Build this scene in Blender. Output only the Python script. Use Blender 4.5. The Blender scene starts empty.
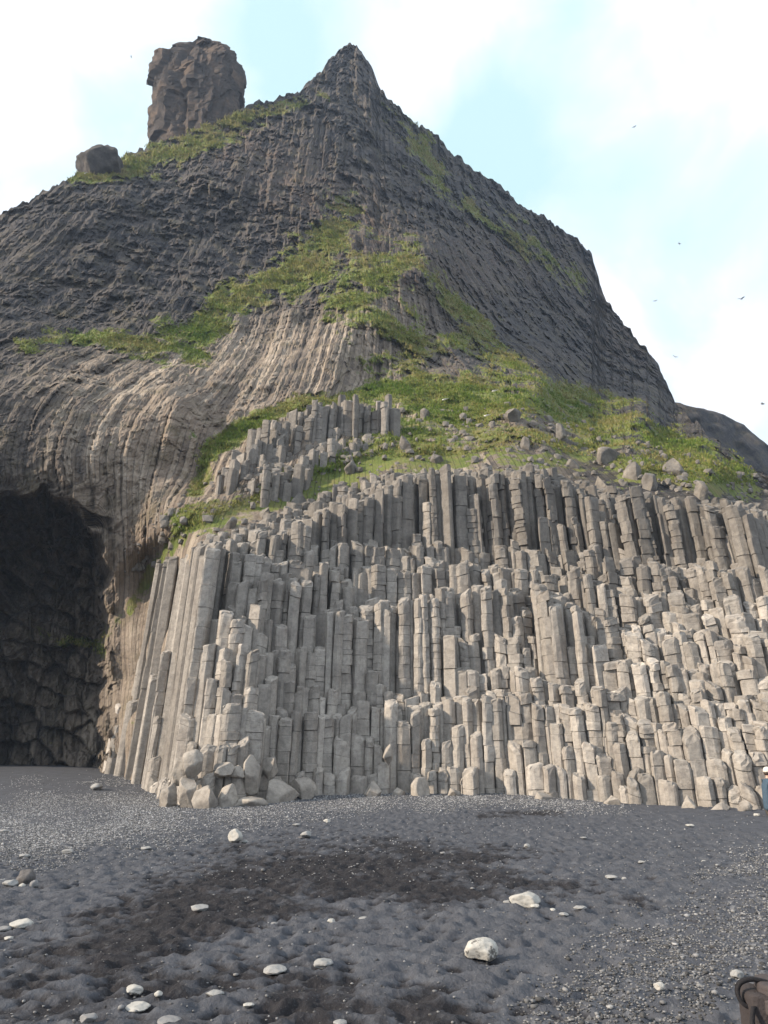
import bpy, bmesh, math, random
import numpy as np
from mathutils import Vector
random.seed(7); RNG = np.random.default_rng(11)
S = bpy.context.scene
COL = S.collection
R = math.radians

# ------------------------------------------------------------------ camera
F = 745.0; PITCH = math.atan((755 - 512) / F); CAMZ = 1.6
cp, sp = math.cos(PITCH), math.sin(PITCH)
cam = bpy.data.cameras.new('camera'); camo = bpy.data.objects.new('camera', cam); COL.objects.link(camo)
camo.location = (0, 0, CAMZ); camo.rotation_euler = (R(90) + PITCH, 0, 0)
cam.sensor_fit = 'VERTICAL'; cam.sensor_height = 36; cam.sensor_width = 27; cam.lens = 36 * F / 1024
cam.clip_start = 0.05; cam.clip_end = 6000
S.camera = camo

def at(px, py, Y):
    """real point at depth Y (metres ahead) seen in direction px,py"""
    px = np.asarray(px, float); py = np.asarray(py, float); Y = np.asarray(Y, float)
    xc = (px - 384) / F; zc = (512 - py) / F
    dy = cp - zc * sp; dz = sp + zc * cp
    k = Y / dy
    return np.stack([xc * k, Y + 0 * k, CAMZ + dz * k], -1)
def proj(P):
    P = np.asarray(P, float)
    x, y, z = P[..., 0], P[..., 1], P[..., 2] - CAMZ
    d = y * cp + z * sp; u = -y * sp + z * cp
    d = np.maximum(d, 1e-3)
    return 384 + F * x / d, 512 - F * u / d

# ------------------------------------------------------------------ noise
def _h(ix, iy, iz, s):
    n = (ix * 374761393 + iy * 668265263 + iz * 2147483647 + s * 974634777) & 0xFFFFFFFF
    n = ((n ^ (n >> 13)) * 1274126177) & 0xFFFFFFFF
    n = ((n ^ (n >> 15)) * 2246822519) & 0xFFFFFFFF
    return ((n ^ (n >> 16)) & 0xFFFFFF) / float(0x1000000)
def vnoise(p, s=0):
    i = np.floor(p).astype(np.int64); f = p - i; f = f * f * f * (f * (f * 6 - 15) + 10)
    r = 0
    for dx in (0, 1):
        for dy in (0, 1):
            for dz in (0, 1):
                w = (f[..., 0] if dx else 1 - f[..., 0]) * (f[..., 1] if dy else 1 - f[..., 1]) * (f[..., 2] if dz else 1 - f[..., 2])
                r = r + w * _h(i[..., 0] + dx, i[..., 1] + dy, i[..., 2] + dz, s)
    return r * 2 - 1
def fbm(p, oct=4, s=0, gain=.5, lac=2.03, ridged=False):
    a = 1; t = 0; r = 0
    for o in range(oct):
        n = vnoise(p * lac ** o, s + o * 17)
        r = r + a * ((1 - 2 * np.abs(n)) if ridged else n); t += a; a *= gain
    return r / t
def worley2(u, v, s=0):
    """nearest cell: (F1, F2-F1, random per cell, dx, dy)"""
    iu = np.floor(u).astype(np.int64); iv = np.floor(v).astype(np.int64)
    b1 = np.full(u.shape, 9.); b2 = np.full(u.shape, 9.); rnd = np.zeros(u.shape); ox = np.zeros(u.shape); oy = np.zeros(u.shape)
    for du in (-1, 0, 1):
        for dv in (-1, 0, 1):
            cu, cv = iu + du, iv + dv
            X = cu + .1 + .8 * _h(cu, cv, cu * 0, s); Yc = cv + .1 + .8 * _h(cu, cv, cu * 0 + 3, s)
            ddx, ddy = u - X, v - Yc; d = np.sqrt(ddx * ddx + ddy * ddy)
            m = d < b1
            b2 = np.where(m, b1, np.minimum(b2, d))
            rnd = np.where(m, _h(cu, cv, cu * 0 + 7, s), rnd); ox = np.where(m, ddx, ox); oy = np.where(m, ddy, oy)
            b1 = np.where(m, d, b1)
    return b1, b2 - b1, rnd, ox, oy
def smooth(a, b, x):
    t = np.clip((x - a) / (b - a), 0, 1); return t * t * (3 - 2 * t)

# ------------------------------------------------------------------ mesh + tagging helpers
def np_mesh(name, V, Fc, attrs=None, smooth_=False, uv=None):
    me = bpy.data.meshes.new(name); V = np.ascontiguousarray(V, np.float32); Fc = np.ascontiguousarray(Fc, np.int32)
    n = Fc.shape[1]
    me.vertices.add(len(V)); me.vertices.foreach_set('co', V.ravel())
    me.loops.add(Fc.size); me.loops.foreach_set('vertex_index', Fc.ravel())
    me.polygons.add(len(Fc)); me.polygons.foreach_set('loop_start', np.arange(0, Fc.size, n, dtype=np.int32))
    me.polygons.foreach_set('loop_total', np.full(len(Fc), n, np.int32))
    me.polygons.foreach_set('use_smooth', np.full(len(Fc), smooth_, bool))
    for k, a in (attrs or {}).items():
        a = np.asarray(a, np.float32)
        if a.ndim == 1:
            t = me.attributes.new(k, 'FLOAT', 'POINT'); t.data.foreach_set('value', np.ascontiguousarray(a))
        else:
            t = me.attributes.new(k, 'FLOAT_VECTOR', 'POINT'); t.data.foreach_set('vector', np.ascontiguousarray(a).ravel())
    me.update(calc_edges=True); me.validate(verbose=False)
    return me
def obj(name, me, mat, parent=None, loc=None):
    o = bpy.data.objects.new(name, me); COL.objects.link(o)
    if mat is not None and len(me.materials) == 0: me.materials.append(mat)
    if loc is not None: o.location = loc
    if parent is not None: o.parent = parent
    return o
def tag(o, label=None, cat=None, group=None, kind=None):
    if label: o['label'] = label
    if cat: o['category'] = cat
    if group: o['group'] = group
    if kind: o['kind'] = kind
    return o
def thing(name, label, cat, loc=(0, 0, 0), rz=0, group=None):
    o = bpy.data.objects.new(name, None); COL.objects.link(o); o.location = loc; o.rotation_euler = (0, 0, rz)
    o.empty_display_size = .2
    return tag(o, label, cat, group)
def grid_faces(nr, nc, flip=False):
    a = np.arange(nr * nc).reshape(nr, nc)
    q = np.stack([a[:-1, :-1], a[:-1, 1:], a[1:, 1:], a[1:, :-1]], -1).reshape(-1, 4)
    return q[:, ::-1] if flip else q

# ------------------------------------------------------------------ materials
class NT:
    def __init__(s, name):
        s.m = bpy.data.materials.new(name); s.m.use_nodes = True; s.t = s.m.node_tree; s.t.nodes.clear()
        s.out = s.n('ShaderNodeOutputMaterial'); s.b = s.n('ShaderNodeBsdfPrincipled'); s.l(s.b.outputs[0], s.out.inputs[0])
        s.b.inputs['Roughness'].default_value = .85; s.b.inputs['Specular IOR Level'].default_value = .25
    def n(s, t, **k):
        x = s.t.nodes.new(t)
        for a, b in k.items(): setattr(x, a, b)
        return x
    def l(s, a, b): s.t.links.new(a, b)
    def put(s, x, i):
        if isinstance(x, bpy.types.NodeSocket): s.l(x, i)
        elif isinstance(x, (tuple, list)) and len(x) == 3 and i.type == 'RGBA': i.default_value = (*x, 1)
        else: i.default_value = x
    def pos(s): return s.n('ShaderNodeNewGeometry').outputs['Position']
    def objc(s): return s.n('ShaderNodeTexCoord').outputs['Object']
    def attr(s, a, vec=False):
        x = s.n('ShaderNodeAttribute', attribute_name=a); return x.outputs['Vector' if vec else 'Fac']
    def vmul(s, v, k):
        x = s.n('ShaderNodeVectorMath', operation='MULTIPLY'); s.put(v, x.inputs[0]); x.inputs[1].default_value = k; return x.outputs[0]
    def noise(s, v, scale, detail=4, rough=.55, dist=0):
        x = s.n('ShaderNodeTexNoise'); s.put(v, x.inputs['Vector']); x.inputs['Scale'].default_value = scale
        x.inputs['Detail'].default_value = detail; x.inputs['Roughness'].default_value = rough; x.inputs['Distortion'].default_value = dist
        return x.outputs['Fac']
    def voro(s, v, scale, feat='F1', out='Distance', rnd=1):
        x = s.n('ShaderNodeTexVoronoi', feature=feat); s.put(v, x.inputs['Vector']); x.inputs['Scale'].default_value = scale
        x.inputs['Randomness'].default_value = rnd; return x.outputs[out]
    def ramp(s, f, stops):
        x = s.n('ShaderNodeValToRGB'); s.put(f, x.inputs[0]); e = x.color_ramp.elements
        while len(e) < len(stops): e.new(.5)
        for i, (p, c) in enumerate(stops):
            e[i].position = p; e[i].color = (*c, 1) if isinstance(c, tuple) else (c, c, c, 1)
        return x.outputs[0]
    def mix(s, f, a, b, mode='MIX'):
        x = s.n('ShaderNodeMix', data_type='RGBA', blend_type=mode)
        s.put(f, x.inputs[0]); s.put(a, x.inputs[6]); s.put(b, x.inputs[7]); return x.outputs[2]
    def math(s, op, a, b=0, clamp=False):
        x = s.n('ShaderNodeMath', operation=op, use_clamp=clamp); s.put(a, x.inputs[0]); s.put(b, x.inputs[1]); return x.outputs[0]
    def bump(s, h, strength=.5, dist=.05, prev=None):
        x = s.n('ShaderNodeBump'); x.inputs['Strength'].default_value = strength; x.inputs['Distance'].default_value = dist
        s.put(h, x.inputs['Height'])
        if prev is not None: s.l(prev, x.inputs['Normal'])
        return x.outputs[0]
    def done(s, col, nrm=None, rough=None):
        s.put(col, s.b.inputs['Base Color'])
        if nrm is not None: s.l(nrm, s.b.inputs['Normal'])
        if rough is not None: s.put(rough, s.b.inputs['Roughness'])
        return s.m

def mat_column():
    k = NT('column_basalt'); p = k.pos(); t = k.attr('tint')
    n1 = k.noise(p, .9, 5, .6); n2 = k.noise(p, 5, 6, .65); n3 = k.noise(k.vmul(p, (9, 9, 1.6)), 1, 4, .6)
    c = k.ramp(n1, [(.28, (.25, .222, .194)), (.5, (.345, .316, .282)), (.75, (.43, .396, .352))])
    c = k.mix(k.ramp(n2, [(.42, 0.), (.68, .6)]), c, (.17, .155, .145))
    c = k.mix(k.ramp(n3, [(.5, 0.), (.72, .35)]), c, (.46, .42, .36))
    hi = k.noise(p, 14, 3, .5)
    c = k.mix(k.ramp(hi, [(.66, 0.), (.72, .5)]), c, (.14, .125, .11))
    c = k.mix(1, c, k.mix(0, t, t), 'MULTIPLY')
    cr = k.noise(k.vmul(p, (1, 1, 3.2)), 2.3, 6, .7)
    crk = k.math('ABSOLUTE', k.math('SUBTRACT', cr, .5))
    crk = k.ramp(crk, [(0., 0.), (.016, 1.)])
    c = k.mix(k.math('MULTIPLY', k.math('SUBTRACT', 1, crk), .4), c, (.1, .095, .09))
    b = k.bump(k.noise(p, 3.2, 8, .62), .5, .1); b = k.bump(crk, .35, .025, b); b = k.bump(k.noise(p, 26, 4, .6), .35, .018, b)
    return k.done(c, b, .88)
def mat_mountain():
    k = NT('cliff_rock'); p = k.pos(); fl = k.attr('flow', True); g = k.attr('grass'); tone = k.attr('tone'); warm = k.attr('warm'); jt = k.attr('joint')
    st = k.noise(k.vmul(fl, (2.4, .05, 0)), 1, 5, .6, 0)
    st2 = k.noise(k.vmul(fl, (8, .6, 0)), 1, 5, .65, 0)
    blk = k.noise(p, .8, 8, .68)
    us = k.n('ShaderNodeSeparateXYZ'); k.l(k.vmul(fl, (3.1, .3, 0)), us.inputs[0])
    vc = k.n('ShaderNodeTexVoronoi', voronoi_dimensions='1D'); vc.inputs['Scale'].default_value = 1; k.l(us.outputs[0], vc.inputs['W'])
    sv = k.n('ShaderNodeSeparateColor'); k.l(vc.outputs['Color'], sv.inputs[0]); cell = sv.outputs[0]
    ve = k.n('ShaderNodeTexVoronoi', voronoi_dimensions='1D', feature='DISTANCE_TO_EDGE'); ve.inputs['Scale'].default_value = 1; k.l(us.outputs[0], ve.inputs['W'])
    msk = jt; edge = k.math('SUBTRACT', 1, k.math('MULTIPLY', msk, k.ramp(ve.outputs['Distance'], [(0., 1.), (.12, 0.)])))
    stj = k.math('ADD', k.math('MULTIPLY', jt, k.math('SUBTRACT', st, .5)), .5); blj = k.math('ADD', k.math('MULTIPLY', k.math('SUBTRACT', 1.35, k.math('MULTIPLY', jt, .35)), k.math('SUBTRACT', blk, .5)), .5)
    f = k.math('ADD', k.math('ADD', k.math('MULTIPLY', stj, .38), k.math('MULTIPLY', blj, .42)), k.math('MULTIPLY', k.math('ADD', k.math('MULTIPLY', jt, k.math('SUBTRACT', cell, .5)), .5), .2))
    c = k.ramp(f, [(.33, (.085, .075, .07)), (.48, (.265, .215, .17)), (.64, (.45, .38, .305))])
    c2 = k.ramp(f, [(.33, (.017, .0175, .022)), (.48, (.042, .041, .046)), (.64, (.105, .093, .085))])
    c = k.mix(tone, c2, c)
    c = k.mix(k.ramp(k.noise(p, 3.0, 6, .7), [(.48, 0.), (.64, .5)]), c, k.mix(.5, c, (.012, .011, .012)))
    c = k.mix(k.ramp(k.noise(k.vmul(p, (1, 1, .6)), 4.5, 5, .7), [(.56, 0.), (.68, .45)]), c, k.mix(.5, c, (.42, .37, .3)))
    c = k.mix(k.math('MULTIPLY', warm, k.ramp(k.noise(p, .35, 5, .6), [(.4, .15), (.65, .8)])), c, (.2, .135, .095))
    c = k.mix(k.ramp(k.noise(p, .5, 8, .72), [(.5, 0.), (.66, .55)]), c, (.135, .115, .065))
    gn = k.noise(p, 1.6, 5, .65)
    gg = k.math('ADD', k.math('SUBTRACT', g, .5), k.math('MULTIPLY', k.math('SUBTRACT', gn, .5), 1.3))
    gm = k.ramp(k.math('ADD', gg, .5), [(.45, 0.), (.6, 1.)])
    gc = k.ramp(k.noise(p, .55, 5, .7), [(.3, (.09, .13, .026)), (.48, (.155, .185, .048)), (.6, (.2, .19, .07)), (.74, (.2, .155, .085))])
    c = k.mix(gm, c, gc)
    c = k.mix(k.math('MULTIPLY', k.math('SUBTRACT', 1, edge), .45), c, (.03, .028, .028))
    b = k.bump(stj, .6, .3); b = k.bump(k.math('MULTIPLY', cell, jt), .7, .3, b); b = k.bump(edge, .5, .12, b); b = k.bump(st2, .6, .12, b); b = k.bump(blk, .5, .4, b); b = k.bump(k.noise(p, 4, 8, .7), .9, .22, b)
    return k.done(c, b, .92)
def mat_rock(name, c0, c1, c2, sc=1.0, bump=.5):
    k = NT(name); p = k.pos(); n = k.noise(p, 1.2 * sc, 7, .62); m = k.noise(p, 6 * sc, 6, .6)
    c = k.ramp(n, [(.3, c0), (.5, c1), (.72, c2)]); c = k.mix(k.ramp(m, [(.45, 0.), (.68, .5)]), c, tuple(x * .55 for x in c1))
    b = k.bump(n, bump, .25 / sc); b = k.bump(m, .5, .06 / sc, b); b = k.bump(k.noise(p, 30 * sc, 3, .6), .3, .012 / sc, b)
    return k.done(c, b, .9)
def mat_sand():
    k = NT('black_sand'); p = k.pos(); wet = k.attr('wet')
    n = k.noise(p, 2.2, 6, .65); sp_ = k.noise(p, 60, 3, .7); pb = k.voro(p, 26, out='Color'); ng = k.noise(p, 9, 4, .6)
    dry = k.ramp(n, [(.3, (.052, .055, .065)), (.55, (.070, .074, .086)), (.75, (.095, .1, .113))])
    wt = k.ramp(n, [(.3, (.012, .0114, .0135)), (.7, (.026, .0246, .028))])
    w = k.math('ADD', wet, k.math('MULTIPLY', k.math('SUBTRACT', ng, .5), .9))
    c = k.mix(k.ramp(w, [(.3, 0.), (.7, 1.)]), dry, wt)
    c = k.mix(k.ramp(sp_, [(.6, 0.), (.78, .6)]), c, (.16, .16, .17))
    gr = k.math('MULTIPLY', k.ramp(k.n('ShaderNodeSeparateColor').outputs[0] if False else pb, [(.78, 0.), (.85, .55)]), k.attr('gravelly'))
    c = k.mix(gr, c, (.24, .24, .245))
    b = k.bump(k.noise(p, 8, 6, .65), .5, .06); b = k.bump(sp_, .5, .012, b); b = k.bump(k.voro(p, 26), .3, .02, b)
    return k.done(c, b, .9)
def mat_pebble():
    k = NT('pebble'); t = k.attr('tint'); p = k.pos(); n = k.noise(p, 18, 4, .6)
    c = k.mix(n, (.75, .76, .8), (1.1, 1.08, 1.05)); c = k.mix(1, c, k.mix(0, t, t), 'MULTIPLY')
    return k.done(c, k.bump(k.noise(p, 50, 3), .3, .01), .8)
def mat_stone(name, c0, c1, spot=None):
    k = NT(name); p = k.objc(); n = k.noise(p, 9, 6, .6); m = k.noise(p, 30, 5, .6)
    c = k.mix(n, c0, c1); c = k.mix(k.ramp(m, [(.5, 0.), (.7, .45)]), c, tuple(x * .5 for x in c0))
    if spot: c = k.mix(k.ramp(k.noise(p, 11, 6, .75), [(.53, 0.), (.57, .85)]), c, spot)
    b = k.bump(n, .5, .03); b = k.bump(m, .4, .008, b)
    return k.done(c, b, .8)
def mat_grass():
    k = NT('grass_blades'); t = k.attr('tint'); p = k.pos()
    c = k.ramp(t, [(0., (.08, .165, .025)), (.4, (.17, .23, .04)), (.7, (.26, .25, .075)), (1., (.3, .25, .12))])
    return k.done(c, None, .8)
def mat_plain(name, c, rough=.8, sc=20, var=.3, bump=.15):
    k = NT(name); p = k.objc(); n = k.noise(p, sc, 5, .6)
    return k.done(k.mix(n, tuple(x * (1 - var) for x in c), tuple(min(1, x * (1 + var)) for x in c)), k.bump(n, .4, bump * .1), rough)

M_col = mat_column(); M_mtn = mat_mountain(); M_sand = mat_sand(); M_peb = mat_pebble(); M_grass = mat_grass()
M_tower = mat_rock('tower_rock', (.03, .028, .028), (.07, .057, .05), (.165, .115, .08), .3, .8)
M_dark = mat_rock('dark_rock', (.04, .037, .036), (.08, .072, .068), (.13, .115, .1), .8, .8)
M_boul = mat_rock('boulder_rock', (.2, .18, .16), (.32, .29, .255), (.42, .38, .33), 1.3, .6)
M_grey = mat_rock('slope_rock', (.09, .083, .076), (.17, .155, .138), (.27, .24, .2), 1.0, .7)

# ------------------------------------------------------------------ the cliff surface: depth of the rock face, from control points
CT = []
def station(px, base, rows):
    for py, d in rows: CT.append((px, py, base + d))
station(205, 26.4, [(815, 0), (760, .7), (730, 1.3), (690, 2.2), (640, 3.0), (560, 4.3), (543, 6), (515, 9), (500, 11)])
station(300, 29.3, [(800, 0), (720, .5), (690, 1.3), (660, 1.6), (600, 2.2), (570, 3.0), (530, 4.4), (505, 7.5)])
station(400, 30.0, [(800, 0), (712, .5), (697, 1.5), (620, 2.0), (608, 2.7), (575, 3.0), (560, 4.6), (530, 5.3), (490, 6), (468, 8)])
station(500, 29.6, [(800, 0), (705, .6), (690, 1.5), (640, 2.0), (597, 2.5), (580, 4.2), (550, 5.6), (480, 6.4), (464, 8.2)])
station(600, 27.9, [(810, 0), (725, .7), (690, 1.7), (640, 2.5), (590, 3.8), (570, 5.2), (540, 6.8), (498, 7.8), (478, 10)])
station(700, 26.1, [(815, 0), (750, .8), (690, 2.0), (640, 3.3), (590, 4.8), (550, 6.5), (505, 8.5), (485, 11)])
station(800, 24.6, [(820, 0), (750, 1.0), (690, 2.2), (640, 3.6), (590, 5.2), (550, 7.0), (515, 9.0), (495, 11.5)])
station(960, 22.5, [(830, 0), (750, 1.2), (690, 2.4), (640, 4.0), (590, 6), (550, 8), (540, 11)])
CT += [(116, 775, 39), (130, 680, 39.2), (150, 588, 39.4), (134, 778, 35.5), (150, 680, 36), (167, 578, 36.4), (151, 785, 32.4), (166, 670, 33), (180, 566, 33.9), (174, 795, 28), (184, 660, 29.6), (193, 562, 31),
 (-300, 775, 43), (-300, 500, 40), (-300, 330, 60), (-150, 770, 43.5), (-150, 600, 42), (-150, 480, 39.5), (-150, 400, 41), (-120, 280, 58),
 (-60, 768, 43), (-40, 620, 42.5), (0, 768, 42), (50, 768, 41.5), (100, 768, 39.5), (30, 570, 43.5), (72, 610, 42), (20, 690, 42.5), (88, 690, 40.5), (30, 520, 40.5), (70, 545, 41),
 (-40, 500, 38), (0, 490, 38.2), (25, 484, 38.2), (50, 474, 38.5), (80, 500, 39.4), (104, 540, 40.2), (108, 580, 40.6), (112, 640, 40.2), (0, 478, 37.7), (60, 462, 38.2),
 (0, 400, 40), (60, 380, 43), (130, 450, 40), (175, 400, 43.5), (122, 510, 39.9), (138, 555, 39.9), (200, 480, 41.5),
 (250, 470, 39.5), (235, 440, 44), (300, 450, 42), (320, 412, 46.5), (380, 440, 43), (390, 398, 50), (430, 386, 53), (470, 430, 45), (550, 440, 43), (540, 386, 56),
 (640, 440, 46), (640, 418, 54), (700, 450, 49), (740, 478, 46), (700, 430, 58), (768, 490, 47), (900, 535, 46), (1050, 615, 50),
 (250, 390, 49), (330, 350, 52), (310, 385, 50), (370, 325, 56), (370, 378, 54), (250, 335, 58), (190, 350, 54), (140, 345, 52), (0, 310, 50), (60, 320, 53), (100, 310, 56),
 (300, 280, 66), (350, 225, 76), (300, 220, 73), (200, 240, 67), (200, 180, 74), (100, 220, 64), (0, 240, 60),
 (420, 300, 64), (425, 330, 62), (430, 260, 70), (450, 350, 60), (400, 240, 75), (480, 372, 58), (500, 340, 72), (520, 300, 88), (600, 370, 88), (560, 390, 66), (620, 412, 64),
 (0, 215, 63), (72, 178, 70), (150, 146, 80), (250, 106, 88), (300, 92, 91), (350, 46, 98), (340, 140, 88), (400, 112, 99), (400, 180, 90), (450, 158, 105), (500, 190, 112), (590, 262, 118), (600, 300, 112), (660, 372, 98), (676, 408, 84), (850, 515, 60)]
CT = np.array(CT, float)
def _phi(d2): return np.sqrt(d2 + 36.)
def _fit():
    d2 = ((CT[:, None, :2] - CT[None, :, :2]) ** 2).sum(-1); n = len(CT)
    A = np.zeros((n + 3, n + 3)); A[:n, :n] = _phi(d2) - np.eye(n) * .6
    Pm = np.c_[np.ones(n), CT[:, :2] / 100]; A[:n, n:] = Pm; A[n:, :n] = Pm.T
    return np.linalg.solve(A, np.r_[CT[:, 2], 0, 0, 0])
_W = _fit()
def sheetY(px, py):
    sh = np.shape(px); px = np.ravel(px); py = np.ravel(py); out = np.empty(px.shape)
    for i in range(0, len(px), 40000):
        a, b = px[i:i + 40000], py[i:i + 40000]
        d2 = (a[:, None] - CT[None, :, 0]) ** 2 + (b[:, None] - CT[None, :, 1]) ** 2
        out[i:i + 40000] = _phi(d2) @ _W[:-3] + _W[-3] + _W[-2] * a / 100 + _W[-1] * b / 100
    return out.reshape(sh)

SIL = np.array([(-320, 345), (-100, 262), (0, 217), (12, 211), (30, 200), (50, 187), (72, 180), (100, 172), (150, 147), (190, 133), (245, 110), (258, 102), (270, 103), (300, 92), (312, 80), (325, 66), (338, 53), (350, 46), (357, 48), (364, 58), (374, 77), (385, 97), (400, 108), (412, 121), (428, 129), (440, 138), (450, 155), (470, 170), (490, 182), (503, 187), (515, 200), (530, 212), (545, 218), (560, 232), (578, 242), (591, 257), (597, 276), (603, 298), (620, 322), (640, 345), (660, 370), (668, 390), (676, 405), (700, 430), (745, 463), (768, 478), (850, 520), (1060, 620)], float)
COLTOP = np.array([(85, 740), (100, 650), (112, 610), (125, 588), (150, 568), (190, 550), (230, 528), (300, 500), (340, 486), (375, 476), (450, 474), (550, 470), (600, 482), (650, 500), (768, 505), (1000, 560)], float)
def seg_mask(px, py, pts, wide=1.):
    """soft bands along poly-lines: pts = (x, y, halfwidth, strength)"""
    r = np.zeros(np.shape(px))
    for (x0, y0, w0, s0), (x1, y1, w1, s1) in zip(pts[:-1], pts[1:]):
        dx, dy = x1 - x0, y1 - y0; L = dx * dx + dy * dy + 1e-6
        t = np.clip(((px - x0) * dx + (py - y0) * dy) / L, 0, 1)
        d = np.hypot(px - x0 - t * dx, py - y0 - t * dy); w = (w0 + (w1 - w0) * t) * wide
        r = np.maximum(r, np.exp(-(d / w) ** 2) * (s0 + (s1 - s0) * t))
    return r
GRASS = [
 [(75, 180, 8, .7), (160, 158, 14, .8), (210, 135, 15, .8), (260, 112, 10, .7), (320, 95, 7, .6)],
 [(345, 215, 20, .75), (310, 262, 24, .95), (250, 292, 14, .9), (215, 312, 18, .95), (190, 345, 20, 1.), (145, 342, 14, .95), (95, 338, 9, .75), (20, 345, 9, .55)],
 [(320, 230, 20, .65), (400, 270, 28, .72), (330, 300, 16, .8), (380, 318, 20, .8), (420, 350, 18, .78), (380, 362, 14, .8), (470, 340, 14, .65), (500, 370, 16, .7)],
 [(195, 490, 9, .85), (215, 445, 9, 1.), (290, 408, 8, 1.), (400, 388, 12, 1.05), (470, 394, 18, 1.05), (540, 400, 20, .9), (610, 425, 24, .82), (680, 455, 24, .8), (745, 482, 18, .75)],
 [(180, 525, 14, .9), (250, 508, 18, .95), (330, 482, 20, .9), (400, 460, 22, .68), (480, 440, 26, .72), (560, 450, 24, .68), (640, 468, 24, .68), (740, 490, 14, .75)],
 [(330, 455, 14, .75), (400, 425, 18, .9), (480, 412, 18, 1.)],
 [(390, 112, 10, .5), (420, 140, 12, .65), (440, 190, 14, .55), (500, 220, 14, .6), (580, 290, 12, .5)],
 [(105, 640, 6, .5), (150, 575, 8, .85), (180, 535, 10, .9)],
 [(430, 280, 14, .6), (470, 320, 14, .7), (520, 375, 14, .75), (600, 405, 10, .75)],
 [(30, 630, 10, .55), (100, 650, 8, .7)]]
def grass_mask(px, py):
    r = np.zeros(np.shape(px))
    for g in GRASS: r = np.maximum(r, seg_mask(px, py, g, 1.35))
    return r

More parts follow.
